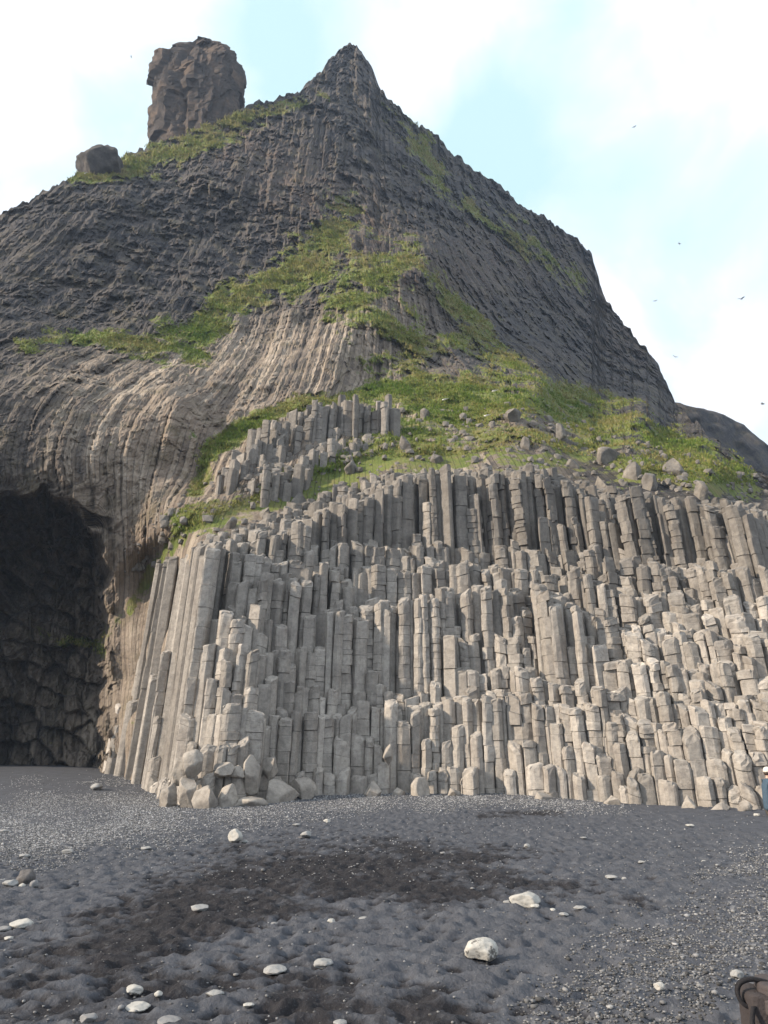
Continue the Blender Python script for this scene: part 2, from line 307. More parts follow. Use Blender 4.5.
def build_mountain():
    xs = np.r_[np.arange(-320, -8, 8), np.arange(-8, 776, 1.6), np.arange(776, 1060, 8)]
    nr, nb = 470, 14
    ridge = np.interp(xs, SIL[:, 0], SIL[:, 1])
    q = np.c_[xs * .06, xs * 0, xs * 0]
    ridge = ridge + 5.0 * fbm(q, 5, 91, .6) + 1.6 * vnoise(q * 6, 5) - 2.6 * np.abs(vnoise(q * 3.2, 8)) - 1.6 * np.abs(vnoise(q * 9, 9))
    t = np.linspace(0, 1, nr)[:, None]
    PX = np.repeat(xs[None], nr, 0); PY = 830 + (ridge[None] - 830) * t
    _a, _b, jr, _c, _d = worley2(PX / 8., PX * 0 + .4, 19); jm = smooth(135, 100, PX) * np.exp(-((PY - 500) / 40) ** 2)
    Y0 = sheetY(PX, PY + jm * ((jr - .5) * 20 + 8 * vnoise(np.stack([PX * .05, PX * 0, PX * 0], -1), 3)))
    lip = np.interp(PX, [-120, -20, 0, 40, 60, 75, 100, 112], [520, 496, 492, 486, 492, 512, 538, 565]) + 6 * vnoise(np.stack([PX * .09, PX * 0, PX * 0], -1), 6) + 5 * (jr - .5)
    rim = 108 + 5 * vnoise(np.stack([PY * .05, PY * 0, PY * 0], -1), 16) + 4 * vnoise(np.stack([PY * .16, PY * 0, PY * 0], -1), 17)
    Y0 = Y0 + 7.5 * smooth(0, 9, PY - lip) * smooth(0, 10, rim - PX) * smooth(-120, -70, PX)
    P0 = at(PX, PY, Y0)
    top = np.interp(PX, COLTOP[:, 0], COLTOP[:, 1])
    incol = smooth(-34, -8, PY - top) * smooth(110, 126, PX)            # under the columns
    g = grass_mask(PX, PY)
    n4 = fbm(P0 * .35, 4, 51)
    g = g - .06 + .55 * n4 + .42 * fbm(P0 * 1.0, 4, 52, .6)
    g = np.clip(g, 0, 1.2)
    # flow coordinates of the columnar joints
    wr = smooth(380, 470, PX + (PY - 250) * .15) * smooth(420, 360, PY)
    wl = smooth(260, 60, PX) * smooth(300, 420, PY)
    lat = P0[..., 0] * 1.0 + 2.2 * fbm(P0 * .022, 2, 31)
    u = lat + wr * .3 * (P0[..., 2] - 30) + wl * .22 * (P0[..., 2] - 14)
    v = P0[..., 2] + .5 * P0[..., 1]
    f1, ed, rn, ox, oy = worley2(u / .8, v / 60., 5)
    f1b, edb, rnb, oxb, oyb = worley2(u / .42 + 7, v / 7., 9)
    f1c, edc, rnc, oxc, oyc = worley2(P0[..., 0] / 3.2 + n4 * .4, (P0[..., 2]) / 4.0 + .3 * n4, 15)
    sc = np.clip(Y0 / 55, .6, 1.7)
    _f, _e, _rnk, _oxk, _oyk = worley2(P0[..., 0] / 1.5 + .5 * n4, P0[..., 2] / 1.2 + .5 * n4, 63)
    cm = smooth(-.12, .16, fbm(P0 * .085, 4, 41, .6) - .12 * wr + .16 * smooth(300, 360, PY) * smooth(440, 380, PX))
    _fa, _ea, _ra, _oa, _pa = worley2(u / 1.3, v / 7.0, 64)
    big = fbm(P0 * .055, 4, 3) * 2.6 + (1 - cm) * ((_ra - .5) * .7 + _oa * .3) + fbm(np.stack([P0[..., 0] * .28, P0[..., 2] * .14, P0[..., 1] * .1], -1), 4, 8, .55, ridged=True) * .5
    blocks = ((rnc - .5) * 1.1 + oxc * .6 + oyc * .25) * (.35 + .65 * smooth(118, 95, PX) * smooth(478, 540, PY))
    cols = (rn - .5) * .55 + (rnb - .5) * .28 + ox * .2 - np.exp(-ed * 9) * -.25
    fine = fbm(np.stack([u * 1.3, v * .2, 0 * u], -1), 4, 12, .65) * .2 * (.3 + .7 * cm) + (1 - cm) * (.75 * fbm(P0 * np.array([.9, .5, .7]), 5, 24, .62, ridged=True) + .4 * fbm(P0 * 1.7, 3, 25, .7)) + (.35 + .65 * cm) * fbm(np.stack([u * 1.8, v * .07, 0 * u], -1), 4, 13, .7) * .22 + fbm(P0 * 2.0, 4, 14, .75) * .36 + ((_rnk - .5) * .12 + .05 * _oxk)
    gs = smooth(.35, .75, g)
    rough = (1 - .75 * gs) * (1 - .93 * incol)
    cave = smooth(118, 95, PX) * smooth(478, 540, PY)
    _f, _e, _rq, _oq, _pq = worley2(P0[..., 0] / 1.7 + .5 * n4, P0[..., 2] / 1.3 - .4 * n4 + P0[..., 0] * .2, 88)
    dY = cave * ((_rq - .5) * 2.0 + _oq * 1.0 + _pq * 1.4 + .5 * np.exp(-_e * 12)) + (big * (1 - .6 * gs) * (1 - .9 * incol) + rough * (blocks * .8 * (.6 + .6 * cave) + cols * (1 - .95 * cave) * (.35 + .65 * cm) + fine)) * sc + incol * (.35 + .75 * smooth(122, 190, PX) + 1.4 * smooth(205, 170, PX) * smooth(126, 150, PX))
    # bumpy turf: hummocks
    dY = dY + gs * (1 - incol) * fbm(P0 * .8, 4, 61, .6) * 1.0
    Y = Y0 + dY
    P = at(PX, PY, Y)
    P[..., 2] += (1 - incol) * .35 * fbm(P0 * .6, 3, 44)
    P[..., 0] += (1 - incol) * .08 * fbm(P0 * .6, 3, 45)
    # back slope behind the ridge
    last = P[-1]; k = np.arange(1, nb + 1)[:, None]
    st = 1.2 * 1.35 ** k
    B = np.stack([np.repeat(last[None, :, 0], nb, 0), last[None, :, 1] + st, last[None, :, 2] - .75 * (st - .6)], -1)
    V = np.concatenate([P, B], 0)
    pad = lambda a, val: np.concatenate([a, np.full((nb, len(xs)), val)], 0)
    # rock tone: pale joints low, dark tuff higher; shade painted on right face and left end, cave lightened
    tone = .06 + 1.0 * np.maximum(smooth(285, 345, PY + .18 * (PX - 300)) * smooth(540, 430, PX) * smooth(-60, 130, PX), .8 * smooth(90, 130, PX) * smooth(300, 420, PY) * smooth(620, 480, PX))
    tone = tone * (1 - .75 * wr) * (1 - .6 * cave) + .45 * cave + .22 * n4  # shade painted into the right face; cave rock made paler to lift its shade
    tone = np.maximum(tone, incol * .5 * smooth(500, 560, PY))
    warm = np.maximum(seg_mask(PX, PY, [(140, 430, 40, .35), (200, 420, 45, .4), (150, 540, 30, .7), (130, 600, 20, .8)]), seg_mask(PX, PY, [(180, 90, 40, .5), (400, 270, 40, .5), (560, 260, 30, .3), (640, 350, 30, .35)]))
    u = u * (1 - cave) + cave * (P0[..., 0] * .22); v = v * (1 - cave) + cave * P0[..., 2] * 1.6; flow = np.stack([u, v, 0 * u], -1)
    A = dict(joint=pad(cm, .5).ravel(), grass=pad(np.clip(g, 0, 1), .4).ravel(), tone=pad(np.clip(tone, 0, 1), .1).ravel(), warm=pad(warm, 0).ravel(),
             flow=np.concatenate([flow, np.repeat(flow[-1:], nb, 0)], 0).reshape(-1, 3))
    me = np_mesh('mountain', V.reshape(-1, 3), grid_faces(nr + nb, len(xs)), A, False)
    o = obj('mountain', me, M_mtn); tag(o, 'dark craggy basalt mountain with grassy ledges and a cave at its foot', None, None, 'structure')
    return PX, PY, P, g, incol
MPX, MPY, MP, MG, MIN = build_mountain()

def far_hill():
    xs = np.arange(600, 1100, 4.); sil = np.array([(600, 380), (660, 399), (690, 406), (720, 414), (745, 424), (757, 438), (768, 446), (850, 500), (1100, 620)], float)
    ridge = np.interp(xs, sil[:, 0], sil[:, 1]) + 3 * fbm(np.c_[xs * .05, xs * 0, xs * 0], 4, 3, .6)
    t = np.linspace(0, 1, 90)[:, None]; PX = np.repeat(xs[None], 90, 0); PY = 700 + (ridge[None] - 700) * t
    Y = 120 + 30 * t + 0 * PX; P0 = at(PX, PY, Y)
    Y = Y + fbm(P0 * .06, 4, 22, .6) * 8 + fbm(P0 * .3, 3, 5) * 2
    P = at(PX, PY, Y); k = np.arange(1, 9)[:, None] * 5.
    B = np.stack([np.repeat(P[-1][None, :, 0], 8, 0), P[-1][None, :, 1] + k, P[-1][None, :, 2] - .8 * k], -1)
    V = np.concatenate([P, B], 0).reshape(-1, 3); n = len(V)
    me = np_mesh('hill', V, grid_faces(98, len(xs)), dict(grass=np.full(n, .18), tone=np.full(n, .05), warm=np.zeros(n), joint=np.full(n, .4), flow=np.c_[V[:, 0] + V[:, 2] * .4, V[:, 2], V[:, 2] * 0]), True)
    tag(obj('hill', me, M_mtn), 'dark rocky ridge far off behind the right slope', None, None, 'structure')
far_hill()

# ------------------------------------------------------------------ the beach
def ground_z(x, y):
    pxa = x / np.maximum(y, 4) * F * cp + 384
    rise = .95 * smooth(27, 42, y) * smooth(330, 90, pxa) + .25 * smooth(24, 33, y) * smooth(150, 300, pxa) * smooth(620, 500, pxa)
    return rise + .05 * np.sin(x * .23 + 1) * smooth(6, 14, y)
def wet_mask(px, py):
    w = seg_mask(px, py, [(20, 968, 46, .68), (150, 920, 48, .8), (260, 885, 38, 1.), (370, 862, 26, 1.), (480, 872, 30, .9), (640, 900, 16, .55)])
    w = np.maximum(w, seg_mask(px, py, [(0, 1000, 45, .6), (200, 990, 45, .58), (420, 1010, 40, .6)]))
    w = np.maximum(w, seg_mask(px, py, [(480, 815, 4, .75), (560, 812, 4, .7)]))
    w = np.maximum(w, seg_mask(px, py, [(330, 885, 34, .7), (430, 885, 30, .8), (560, 890, 15, .55)]))
    return w
def gravel_mask(px, py):
    g = seg_mask(px, py, [(-320, 845, 42, 1.), (-40, 840, 42, 1.), (120, 815, 34, 1.), (330, 800, 16, 1.), (500, 800, 10, .9), (620, 810, 8, .6)])
    g = np.maximum(g, seg_mask(px, py, [(560, 1020, 50, .6), (680, 960, 70, .8), (760, 930, 70, .9), (1000, 930, 70, .9)]))
    return np.maximum(g, .12)
def sand_relief(x, y):
    p = np.stack([x, y, 0 * x], -1)
    n1 = fbm(p * np.array([1.6, 2.3, 1]), 3, 71, .55); f1, ed, rn, ox, oy = worley2(x / .2 + .5 * n1, y / .19, 33)
    pit = -np.exp(-(f1 / .42) ** 2) * (.3 + rn)
    n2 = fbm(p * np.array([7.5, 9.5, 1]), 4, 72, .62)
    px, py = proj(np.stack([x, y, 0 * x], -1))
    gk = 1 - .65 * smooth(.4, .9, gravel_mask(px, py))
    return (.02 * n1 + .075 * pit * (.5 + .5 * np.clip(n1 * 3 + .6, 0, 1)) + .06 * n2) * gk * smooth(36, 22, y), pit
def build_beach():
    ys = [-400, -150, -60, -25, -10, -4, 0, 2, 3, 3.6, 4.0]
    while ys[-1] < 13: ys.append(ys[-1] + .035)
    while ys[-1] < 60: ys.append(ys[-1] * 1.0062)
    ys += [75, 100, 150, 250, 500, 1000, 2500]
    xs = np.r_[[-2500, -800, -300, -120, -60, -40, -32], np.arange(-26, -8, .16), np.arange(-8, 8, .036), np.arange(8, 24, .16), [30, 45, 80, 200, 600, 2500]]
    X, Y = np.meshgrid(xs, np.array(ys))
    Z, pit = sand_relief(X, Y)
    fade = smooth(2, 4, Y) * smooth(50, 36, Y) * smooth(26, 20, np.abs(X))
    Z = Z * fade + ground_z(X, Y)
    px, py = proj(np.stack([X, Y, Z], -1))
    w = wet_mask(px, py) + .4 * np.clip(-pit, 0, 1.2) - .1; w = w + .2 * fbm(np.stack([X * .5, Y * .6, 0 * X], -1), 3, 5) + .5 * fbm(np.stack([X * 1.9, Y * 1.9, 0 * X], -1), 3, 6)
    w = np.clip(w * fade, 0, 1.2); w = np.clip(w + np.clip((-.028 - sand_relief(X, Y)[0]) * 10, -.1, .55) * fade, 0, 1.2); gm = gravel_mask(px, py)
    V = np.stack([X, Y, Z], -1).reshape(-1, 3)
    me = np_mesh('beach', V, grid_faces(len(ys), len(xs)), dict(wet=w.ravel(), gravelly=gm.ravel()), True)
    tag(obj('beach', me, M_sand), 'black sand and pebble beach', None, None, 'structure')
build_beach()
def gz(x, y):
    x = np.asarray(x, float); y = np.asarray(y, float); return ground_z(x, y) + sand_relief(x, y)[0]
def ground_hit(px, py):
    """where the sight line through px,py meets the beach"""
    lo = 3.
    Y = np.linspace(3.2, 46, 1200); P = at(np.full(Y.shape, px), np.full(Y.shape, py), Y)
    d = P[:, 2] - ground_z(P[:, 0], P[:, 1]); i = np.argmax(d < 0) if (d < 0).any() else len(Y) - 1
    return P[i, 0], P[i, 1]

# pebbles: nobody could count them
ICO_V, ICO_F = None, None
def ico(sub=1):
    bm = bmesh.new(); bmesh.ops.create_icosphere(bm, subdivisions=sub, radius=1)
    V = np.array([v.co[:] for v in bm.verts]); Fc = np.array([[v.index for v in f.verts] for f in bm.faces]); bm.free(); return V, Fc
def scatter_stones(name, P, rad, tint, seed, mat, label, sub=1, squash=(.35, .75), sink=.25):
    V0, F0 = ico(sub); n = len(P); rg = np.random.default_rng(seed)
    a = rg.uniform(0, 2 * np.pi, n); s = np.stack([rad * rg.uniform(.8, 1.35, n), rad * rg.uniform(.7, 1.05, n), rad * rg.uniform(*squash, n)], -1)
    L = V0[None] * (1 + .22 * (rg.random((n, len(V0), 1)) - .5)) * s[:, None]
    c, q = np.cos(a)[:, None], np.sin(a)[:, None]
    W = np.stack([L[..., 0] * c - L[..., 1] * q, L[..., 0] * q + L[..., 1] * c, L[..., 2] + (s[:, None, 2] * (1 - 2 * sink) )], -1) + P[:, None]
    Fc = (F0[None] + (np.arange(n) * len(V0))[:, None, None]).reshape(-1, 3)
    me = np_mesh(name, W.reshape(-1, 3), Fc, dict(tint=np.repeat(tint, len(V0))), True)
    return tag(obj(name, me, mat), label, None, None, 'stuff')
def build_gravel():
    rg = np.random.default_rng(3); n = 1250000
    px = rg.uniform(-280, 1000, n); py = 770 + (1075 - 770) * rg.random(n) ** 1.0
    gm = gravel_mask(px, py); gm = gm * (.5 + 1.0 * np.clip(.5 + 1.6 * fbm(np.stack([px * .03, py * .1, 0 * px], -1), 3, 8), 0, 1))
    dens = np.where(gm > .3, gm, gm * .2) * np.where(py < 880, .75, .15)
    keep = rg.random(n) < dens; px, py = px[keep], py[keep]
    # onto flat ground then the rise
    Y = np.full(px.shape, 10.)
    xc = (px - 384) / F; zc = (512 - py) / F; dy = cp - zc * sp; dz = sp + zc * cp; slope = dz / dy
    ok = slope < -.004; px, py, slope, dy, xc = px[ok], py[ok], slope[ok], dy[ok], xc[ok]
    Y = np.clip(-CAMZ / slope, 3, 50)
    for _ in range(14): Y = np.clip(.5 * Y + .5 * (ground_z(xc * Y / dy, Y) - CAMZ) / slope, 3, 50)
    x = xc * Y / dy; ok = (Y < 46); x, Y = x[ok], Y[ok]
    n = len(x); r = .003 + .008 * rg.random(n) ** 2 + .0005 * Y + np.where(rg.random(n) < .012, .015, 0)
    t = np.where(rg.random(n) < .42, rg.uniform(.05, .12, n), rg.uniform(.12, .3, n)); t = np.where(rg.random(n) < .035, rg.uniform(.3, .42, n), t)
    t = t * (1 + .5 * smooth(10, 18, Y)) * (1 - .22 * smooth(9, 6, Y)); z = gz(x, Y)
    scatter_stones('gravel', np.stack([x, Y, z], -1), r, t, 5, M_peb, 'grey and white pebbles strewn over the black sand')
    print('gravel', n)
build_gravel()

# ------------------------------------------------------------------ basalt columns: a Voronoi pavement in plan, extruded to a stepped surface
def clip_cell(c, nb):
    poly = [(-1.2, -1.2), (1.2, -1.2), (1.2, 1.2), (-1.2, 1.2)]
    for dx, dy in nb:
        m = (dx * dx + dy * dy) / 2; out = []
        for i in range(len(poly)):
            a, b = poly[i], poly[(i + 1) % len(poly)]
            da, db = a[0] * dx + a[1] * dy - m, b[0] * dx + b[1] * dy - m
            if da <= 0: out.append(a)
            if (da < 0 < db) or (db < 0 < da):
                t = da / (da - db); out.append((a[0] + (b[0] - a[0]) * t, a[1] + (b[1] - a[1]) * t))
        poly = out
        if len(poly) < 3: return None
    return poly
def plan_points():
    rg = np.random.default_rng(21); pts = []; s = .445
    for j, y in enumerate(np.arange(20, 52, s * .866)):
        for i, x in enumerate(np.arange(-16, 24, s)):
            pts.append((x + (j % 2) * s / 2 + rg.uniform(-.3, .3) * s, y + rg.uniform(-.3, .3) * s))
    pts = np.array(pts); return pts[rg.random(len(pts)) > .13]
PTS = plan_points()
def surf_H(pts):
    zs = np.arange(-1.0, 21, .15); X = np.repeat(pts[:, :1], len(zs), 1); Y = np.repeat(pts[:, 1:], len(zs), 1); Z = np.repeat(zs[None], len(pts), 0)
    px, py = proj(np.stack([X, Y, Z], -1)); ins = Y > sheetY(px, py)
    last = (ins * np.arange(len(zs))[None]).max(1); return np.where(ins.any(1), zs[last], -9.)
# coarse prefilter by front edge
_pp = proj(np.c_[PTS, PTS[:, 0] * 0 + 1.0]); _m = (_pp[0] > 60) & (_pp[0] < 900)
PTS = PTS[_m]
H0 = surf_H(PTS)
_rg = np.random.default_rng(5)
H = H0.copy(); n_pl = np.stack([PTS[:, 0], PTS[:, 1], 0 * H], -1)
low = fbm(n_pl * .35, 3, 4); mid = fbm(n_pl * .95, 2, 9)
TPX = [190, 240, 300, 350, 400, 450, 500, 560, 620, 700, 768, 900]
TIER = np.array([[775, 745, 715, 685, 655, 620, 590, 570, 550], [772, 745, 715, 688, 655, 620, 585, 562, 543], [770, 742, 715, 685, 650, 615, 580, 555, 520],
 [772, 740, 712, 690, 650, 605, 575, 550, 500], [770, 740, 712, 690, 650, 603, 572, 548, 478], [765, 735, 700, 678, 645, 592, 565, 546, 474],
 [765, 735, 700, 675, 640, 592, 568, 547, 470], [768, 740, 705, 680, 645, 595, 570, 547, 476], [772, 745, 715, 688, 655, 620, 590, 562, 495],
 [777, 750, 722, 692, 662, 630, 600, 565, 503], [780, 752, 725, 697, 668, 635, 605, 570, 508], [785, 760, 735, 705, 680, 655, 620, 590, 540]], float)
_sx, _sy = proj(np.c_[PTS, H0])
TB = np.stack([np.interp(_sx, TPX, TIER[:, k]) for k in range(9)], 1) + (6 * mid + 6 * low)[:, None]
tgt = _sy.copy(); done_ = np.zeros(len(H), bool)
for k in range(9):
    m = (~done_) & (_sy > TB[:, k] - 1)
    if k == 4: m &= ~((mid * 1.3 + low > -.4) & (_sx > 320) & (_sx < 605))
    tgt = np.where(m, TB[:, k], tgt); done_ |= m
drop = _rg.random(len(H)); fr_ = np.where(drop < .36 - .10 * smooth(310, 350, _sx) + .32 * smooth(540, 640, _sx), _rg.uniform(.25, .95, len(H)), 0.)
tgt = tgt + (_sy - tgt) * fr_ + _rg.normal(0, 4.0, len(H))
_zc = (512 - tgt) / F; Ht = CAMZ + PTS[:, 1] * (sp + _zc * cp) / (cp - _zc * sp)
wall_l = smooth(185, 150, _sx)
H = np.where(done_ & (H0 > .1), Ht * (1 - wall_l) + (H0 + .25 * mid + _rg.normal(0, .15, len(H))) * wall_l, H + .3 * mid)
tx, ty = proj(np.c_[PTS, H]); tx0, ty0 = proj(np.c_[PTS, H0])
ctop = np.interp(tx0, COLTOP[:, 0], COLTOP[:, 1])
inmain = (ty0 > ctop - 2) & (tx0 > 110)
LED = [(207, 500), (210, 458), (235, 433), (270, 418), (310, 406), (392, 402), (398, 438), (340, 455), (300, 475), (255, 495)]
def inpoly(x, y, pl):
    r = np.zeros(x.shape, bool); j = len(pl) - 1
    for i in range(len(pl)):
        xi, yi = pl[i]; xj, yj = pl[j]
        r ^= ((yi > y) != (yj > y)) & (x < (xj - xi) * (y - yi) / (yj - yi + 1e-9) + xi); j = i
    return r
inled = inpoly(tx0, ty0, LED)
# the side wall that turns away to the left: every column within reach of its face, cut off at the turf
_wx, _wy = proj(np.c_[PTS, PTS[:, 0] * 0 + 1.2]); _dep = PTS[:, 1] - sheetY(_wx, _wy)
side = (_wx > 123) & (_wx < 200) & (_dep > -.25) & (_dep < 2.9) & (PTS[:, 1] < 40.5)
_Hc = np.full(len(H), 8.)
for _ in range(6):
    _cx, _cy = proj(np.c_[PTS[:, 0] + (.01 - .0065 * PTS[:, 0] - .0 * smooth(-7.5, -10, PTS[:, 0])) * _Hc, PTS[:, 1], _Hc]); _ct = np.interp(_cx, COLTOP[:, 0], COLTOP[:, 1]) + 4 + 5 * mid
    _zc = (512 - _ct) / F; _Hc = CAMZ + PTS[:, 1] * (sp + _zc * cp) / (cp - _zc * sp)
side &= (_wx < 186) | ~inmain
H = np.where(side, np.minimum(_Hc, np.where(_dep < .2, 1.5 + _rg.uniform(0, 5, len(H)), 30.)) + _rg.normal(0, .2, len(H)), H)
inmain = inmain | side
keepc = (inmain | inled) & (H > .12) & ((H0 > .1) | side) & (PTS[:, 1] < 50) & (tx0 < 850)
idx_all = np.arange(len(PTS))
# neighbours for Voronoi
from collections import defaultdict
_g = defaultdict(list)
for i, (x, y) in enumerate(PTS): _g[(int(math.floor(x)), int(math.floor(y)))].append(i)
def near(i, r=1.35):
    x, y = PTS[i]; out = []
    for a in range(int(math.floor(x - r)), int(math.floor(x + r)) + 1):
        for b in range(int(math.floor(y - r)), int(math.floor(y + r)) + 1):
            for j in _g[(a, b)]:
                if j != i and (PTS[j, 0] - x) ** 2 + (PTS[j, 1] - y) ** 2 < r * r: out.append(j)
    return out
_lt = np.interp(tx0, [207, 235, 270, 310, 345, 395], [472, 440, 424, 408, 404, 404]); _lt = np.where(ty0 > _lt + 36, _lt + 44, _lt) + _rg.normal(0, 5, len(H)) + np.where(_rg.random(len(H)) < .3, _rg.uniform(5, 28, len(H)), 0)
_zc = (512 - _lt) / F; H = np.where(inled & ~inmain, np.maximum(H0 + .2, CAMZ + PTS[:, 1] * (sp + _zc * cp) / (cp - _zc * sp)), H)
Hs = np.where(keepc, H, -9.)
# how much of each column shows: its top against what stands between it and the camera
def visible(i):
    x, y = PTS[i]; best = -9.; d = math.hypot(x, y); ux, uy = -x / d, -y / d
    for j in near(i, 2.2):
        if Hs[j] < -5: continue
        ex, ey = PTS[j, 0] - x, PTS[j, 1] - y; al = ex * ux + ey * uy; la = abs(ex * -uy + ey * ux)
        if al > .15 and la < .33:
            zz = CAMZ + (Hs[j] - CAMZ) * d / (d - al); best = max(best, zz)
    return best
ids = [int(i) for i in idx_all[keepc]]
front = {i: visible(i) for i in ids}
cells = {}
for i in ids:
    nb = [(PTS[j, 0] - PTS[i, 0], PTS[j, 1] - PTS[i, 1]) for j in near(i)]
    pl = clip_cell(i, nb)
    if pl: cells[i] = pl
def lean(x, y):
    return -.0065 * x + .01 - .0 * float(smooth(-7.5, -10., np.array(x))), .0
def column_mesh(i, rg, fine=True):
    """one jointed polygonal column, relative to its own base; returns V, faces(list), tint"""
    pl = np.array(cells[i]); x, y = PTS[i]; top = float(Hs[i]); g0 = float(ground_z(np.array(x), np.array(y))) - .35
    fr = front[i]; zvis = max(g0, min(fr - .5, top - .3))
    c = pl.mean(0); low_block = top < 2.4
    gap = .955 if not low_block else .965
    m = len(pl); cut = rg.uniform(.10, .2) if not low_block else rg.uniform(.18, .3)
    pts = []
    for k in range(m):
        a, b, d = pl[k - 1], pl[k], pl[(k + 1) % m]
        for q in (b + (a - b) * cut, b + (d - b) * cut): pts.append(c + (q - c) * gap)
    pts = np.array(pts); n = len(pts)
    lx, ly = lean(x, y); lx += rg.normal(0, .012); ly += rg.normal(0, .012)
    levels = [(g0, 1., 0., 0.)]; dark = []; segs = []
    z = zvis; ox = oy = 0.; scl = 1.
    if zvis > g0 + .1: levels.append((zvis, 1., 0, 0))
    spacing = rg.choice([.32, .5, .8, 1.3] if x < 4 else [.28, .38, .5, .8]) if not low_block else .8
    first = True
    while True:
        seg = spacing * rg.uniform(.6, 1.5)
        if z + seg > top - .25: break
        # undulating shaft, then the joint
        if seg > .5: levels.append((z + seg * .5, scl * rg.uniform(.985, 1.03), ox + rg.normal(0, .006), oy + rg.normal(0, .006)))
        z += seg
        deep = rg.choice([.004, .012, .03])
        levels.append((z - .02, scl, ox, oy)); dark.append(len(levels)); levels.append((z, scl - deep * 1.8, ox, oy))
        jo = .013 + .016 * (x > 4) + .01 * (rg.random() < .3); ox, oy = rg.normal(0, jo), rg.normal(0, jo); scl = rg.uniform(.955, 1.03) if rg.random() < .4 else rg.uniform(.985, 1.015)
        levels.append((z + .02, scl, ox, oy)); segs.append(len(levels) - 1)
    ch = rg.uniform(.03, .09) if not low_block else rg.uniform(.08, .2)
    kind = rg.random(); tilt = rg.normal(0, .16, 2)
    if kind < .5: style = 'flat'
    elif kind < .84: style = 'slanted'; tilt = np.array([rg.normal(0, .32), rg.uniform(.15, .7)])
    else: style = 'hollow'; tilt = np.array([rg.normal(0, .15), rg.uniform(.1, .4)])
    levels.append((top - ch - .12, scl, ox, oy)); nl = len(levels)
    levels.append((top - ch, scl * .985, ox, oy)); levels.append((top - ch * .25, scl * (1 - .10 - ch * .5), ox, oy)); levels.append((top, scl * .62, ox, oy))
    V = []
    r = np.array([max(abs(pts[:, 0] - c[0]).max(), .2), max(abs(pts[:, 1] - c[1]).max(), .2)])
    for li, (zz, s, dx, dy) in enumerate(levels):
        q = c + (pts - c) * s + (dx, dy); h = zz - g0
        tw = smooth(top - 1.2, top - .0, np.array(zz))
        dz = ((pts - c) @ tilt) * s * tw
        if li >= nl: dz = dz + rg.normal(0, .012, n)
        if style == 'hollow' and li == len(levels) - 1: dz = dz - rg.uniform(.06, .16)
        w = rg.normal(0, .008 if li < nl else .02, (n, 2)) if li > 0 else 0
        q = q + w
        V.append(np.c_[q[:, 0] + lx * h, q[:, 1] + ly * h, zz - g0 + dz])
    V = np.concatenate(V, 0); L = len(levels); Fc = []
    for a in range(L - 1):
        for k in range(n):
            k2 = (k + 1) % n; Fc.append((a * n + k, a * n + k2, (a + 1) * n + k2, (a + 1) * n + k))
    cv = V[(L - 1) * n:].mean(0); cv[2] -= (.05 if style == 'hollow' else -.01); V = np.r_[V, cv[None]]
    for k in range(n): Fc.append(((L - 1) * n + k, (L - 1) * n + (k + 1) % n, L * n, L * n))
    tint = 1.0 + rg.normal(0, .12); hh = max(0, top - 6.5) / 7; tint *= (1 - .34 * min(1, hh)) * (1 - .2 * min(1, max(0, (x - 4) / 6)) * min(1, hh * 2))
    tl = np.ones(L); cur = 1.
    for a in range(L):
        if a in segs: cur = rg.uniform(.88, 1.1)
        tl[a] = .5 if a in dark else cur
    tv = np.r_[np.repeat(tl, n), cur] * tint
    return V, Fc, tint, style, (x, y, g0), tv
def mesh_polys(name, V, Fc, tint):
    me = bpy.data.meshes.new(name)
    me.from_pydata([tuple(v) for v in V], [], [tuple(f) if f[2] != f[3] else f[:3] for f in Fc])
    a = me.attributes.new('tint', 'FLOAT', 'POINT'); a.data.foreach_set('value', np.broadcast_to(np.asarray(tint, np.float32), (len(V),)).copy())
    return me
px_t, py_t = proj(np.c_[PTS, Hs])
area = {}
for i in cells:
    p0 = proj(np.array([PTS[i, 0], PTS[i, 1], max(front[i], float(ground_z(PTS[i, 0], PTS[i, 1])))])); hpx = p0[1] - py_t[i]
    inside = -6 < px_t[i] < 774
    area[i] = max(0, hpx) * 745 * .5 / PTS[i, 1] if inside else 0
order = sorted(cells, key=lambda i: -area[i])
single = order[:300]; rest = [i for i in order[300:] if front[i] - Hs[i] < 2.5]
print('columns', len(cells), 'rest', len(rest), 'min area', area[single[-1]])
rgc = np.random.default_rng(77)
INFO = []
for i in single:
    V, Fc, t, style, base, tv = column_mesh(i, rgc)
    me = mesh_polys('basalt_column', V, Fc, tv)
    o = obj('basalt_column', me, M_col, None, base)
    p0 = proj(np.array([PTS[i, 0], PTS[i, 1], max(front[i], 0.)]))
    INFO.append((o, px_t[i], py_t[i], float(p0[1] - py_t[i]), style, t, float(Hs[i]), bool(inled[i] and not inmain[i])))
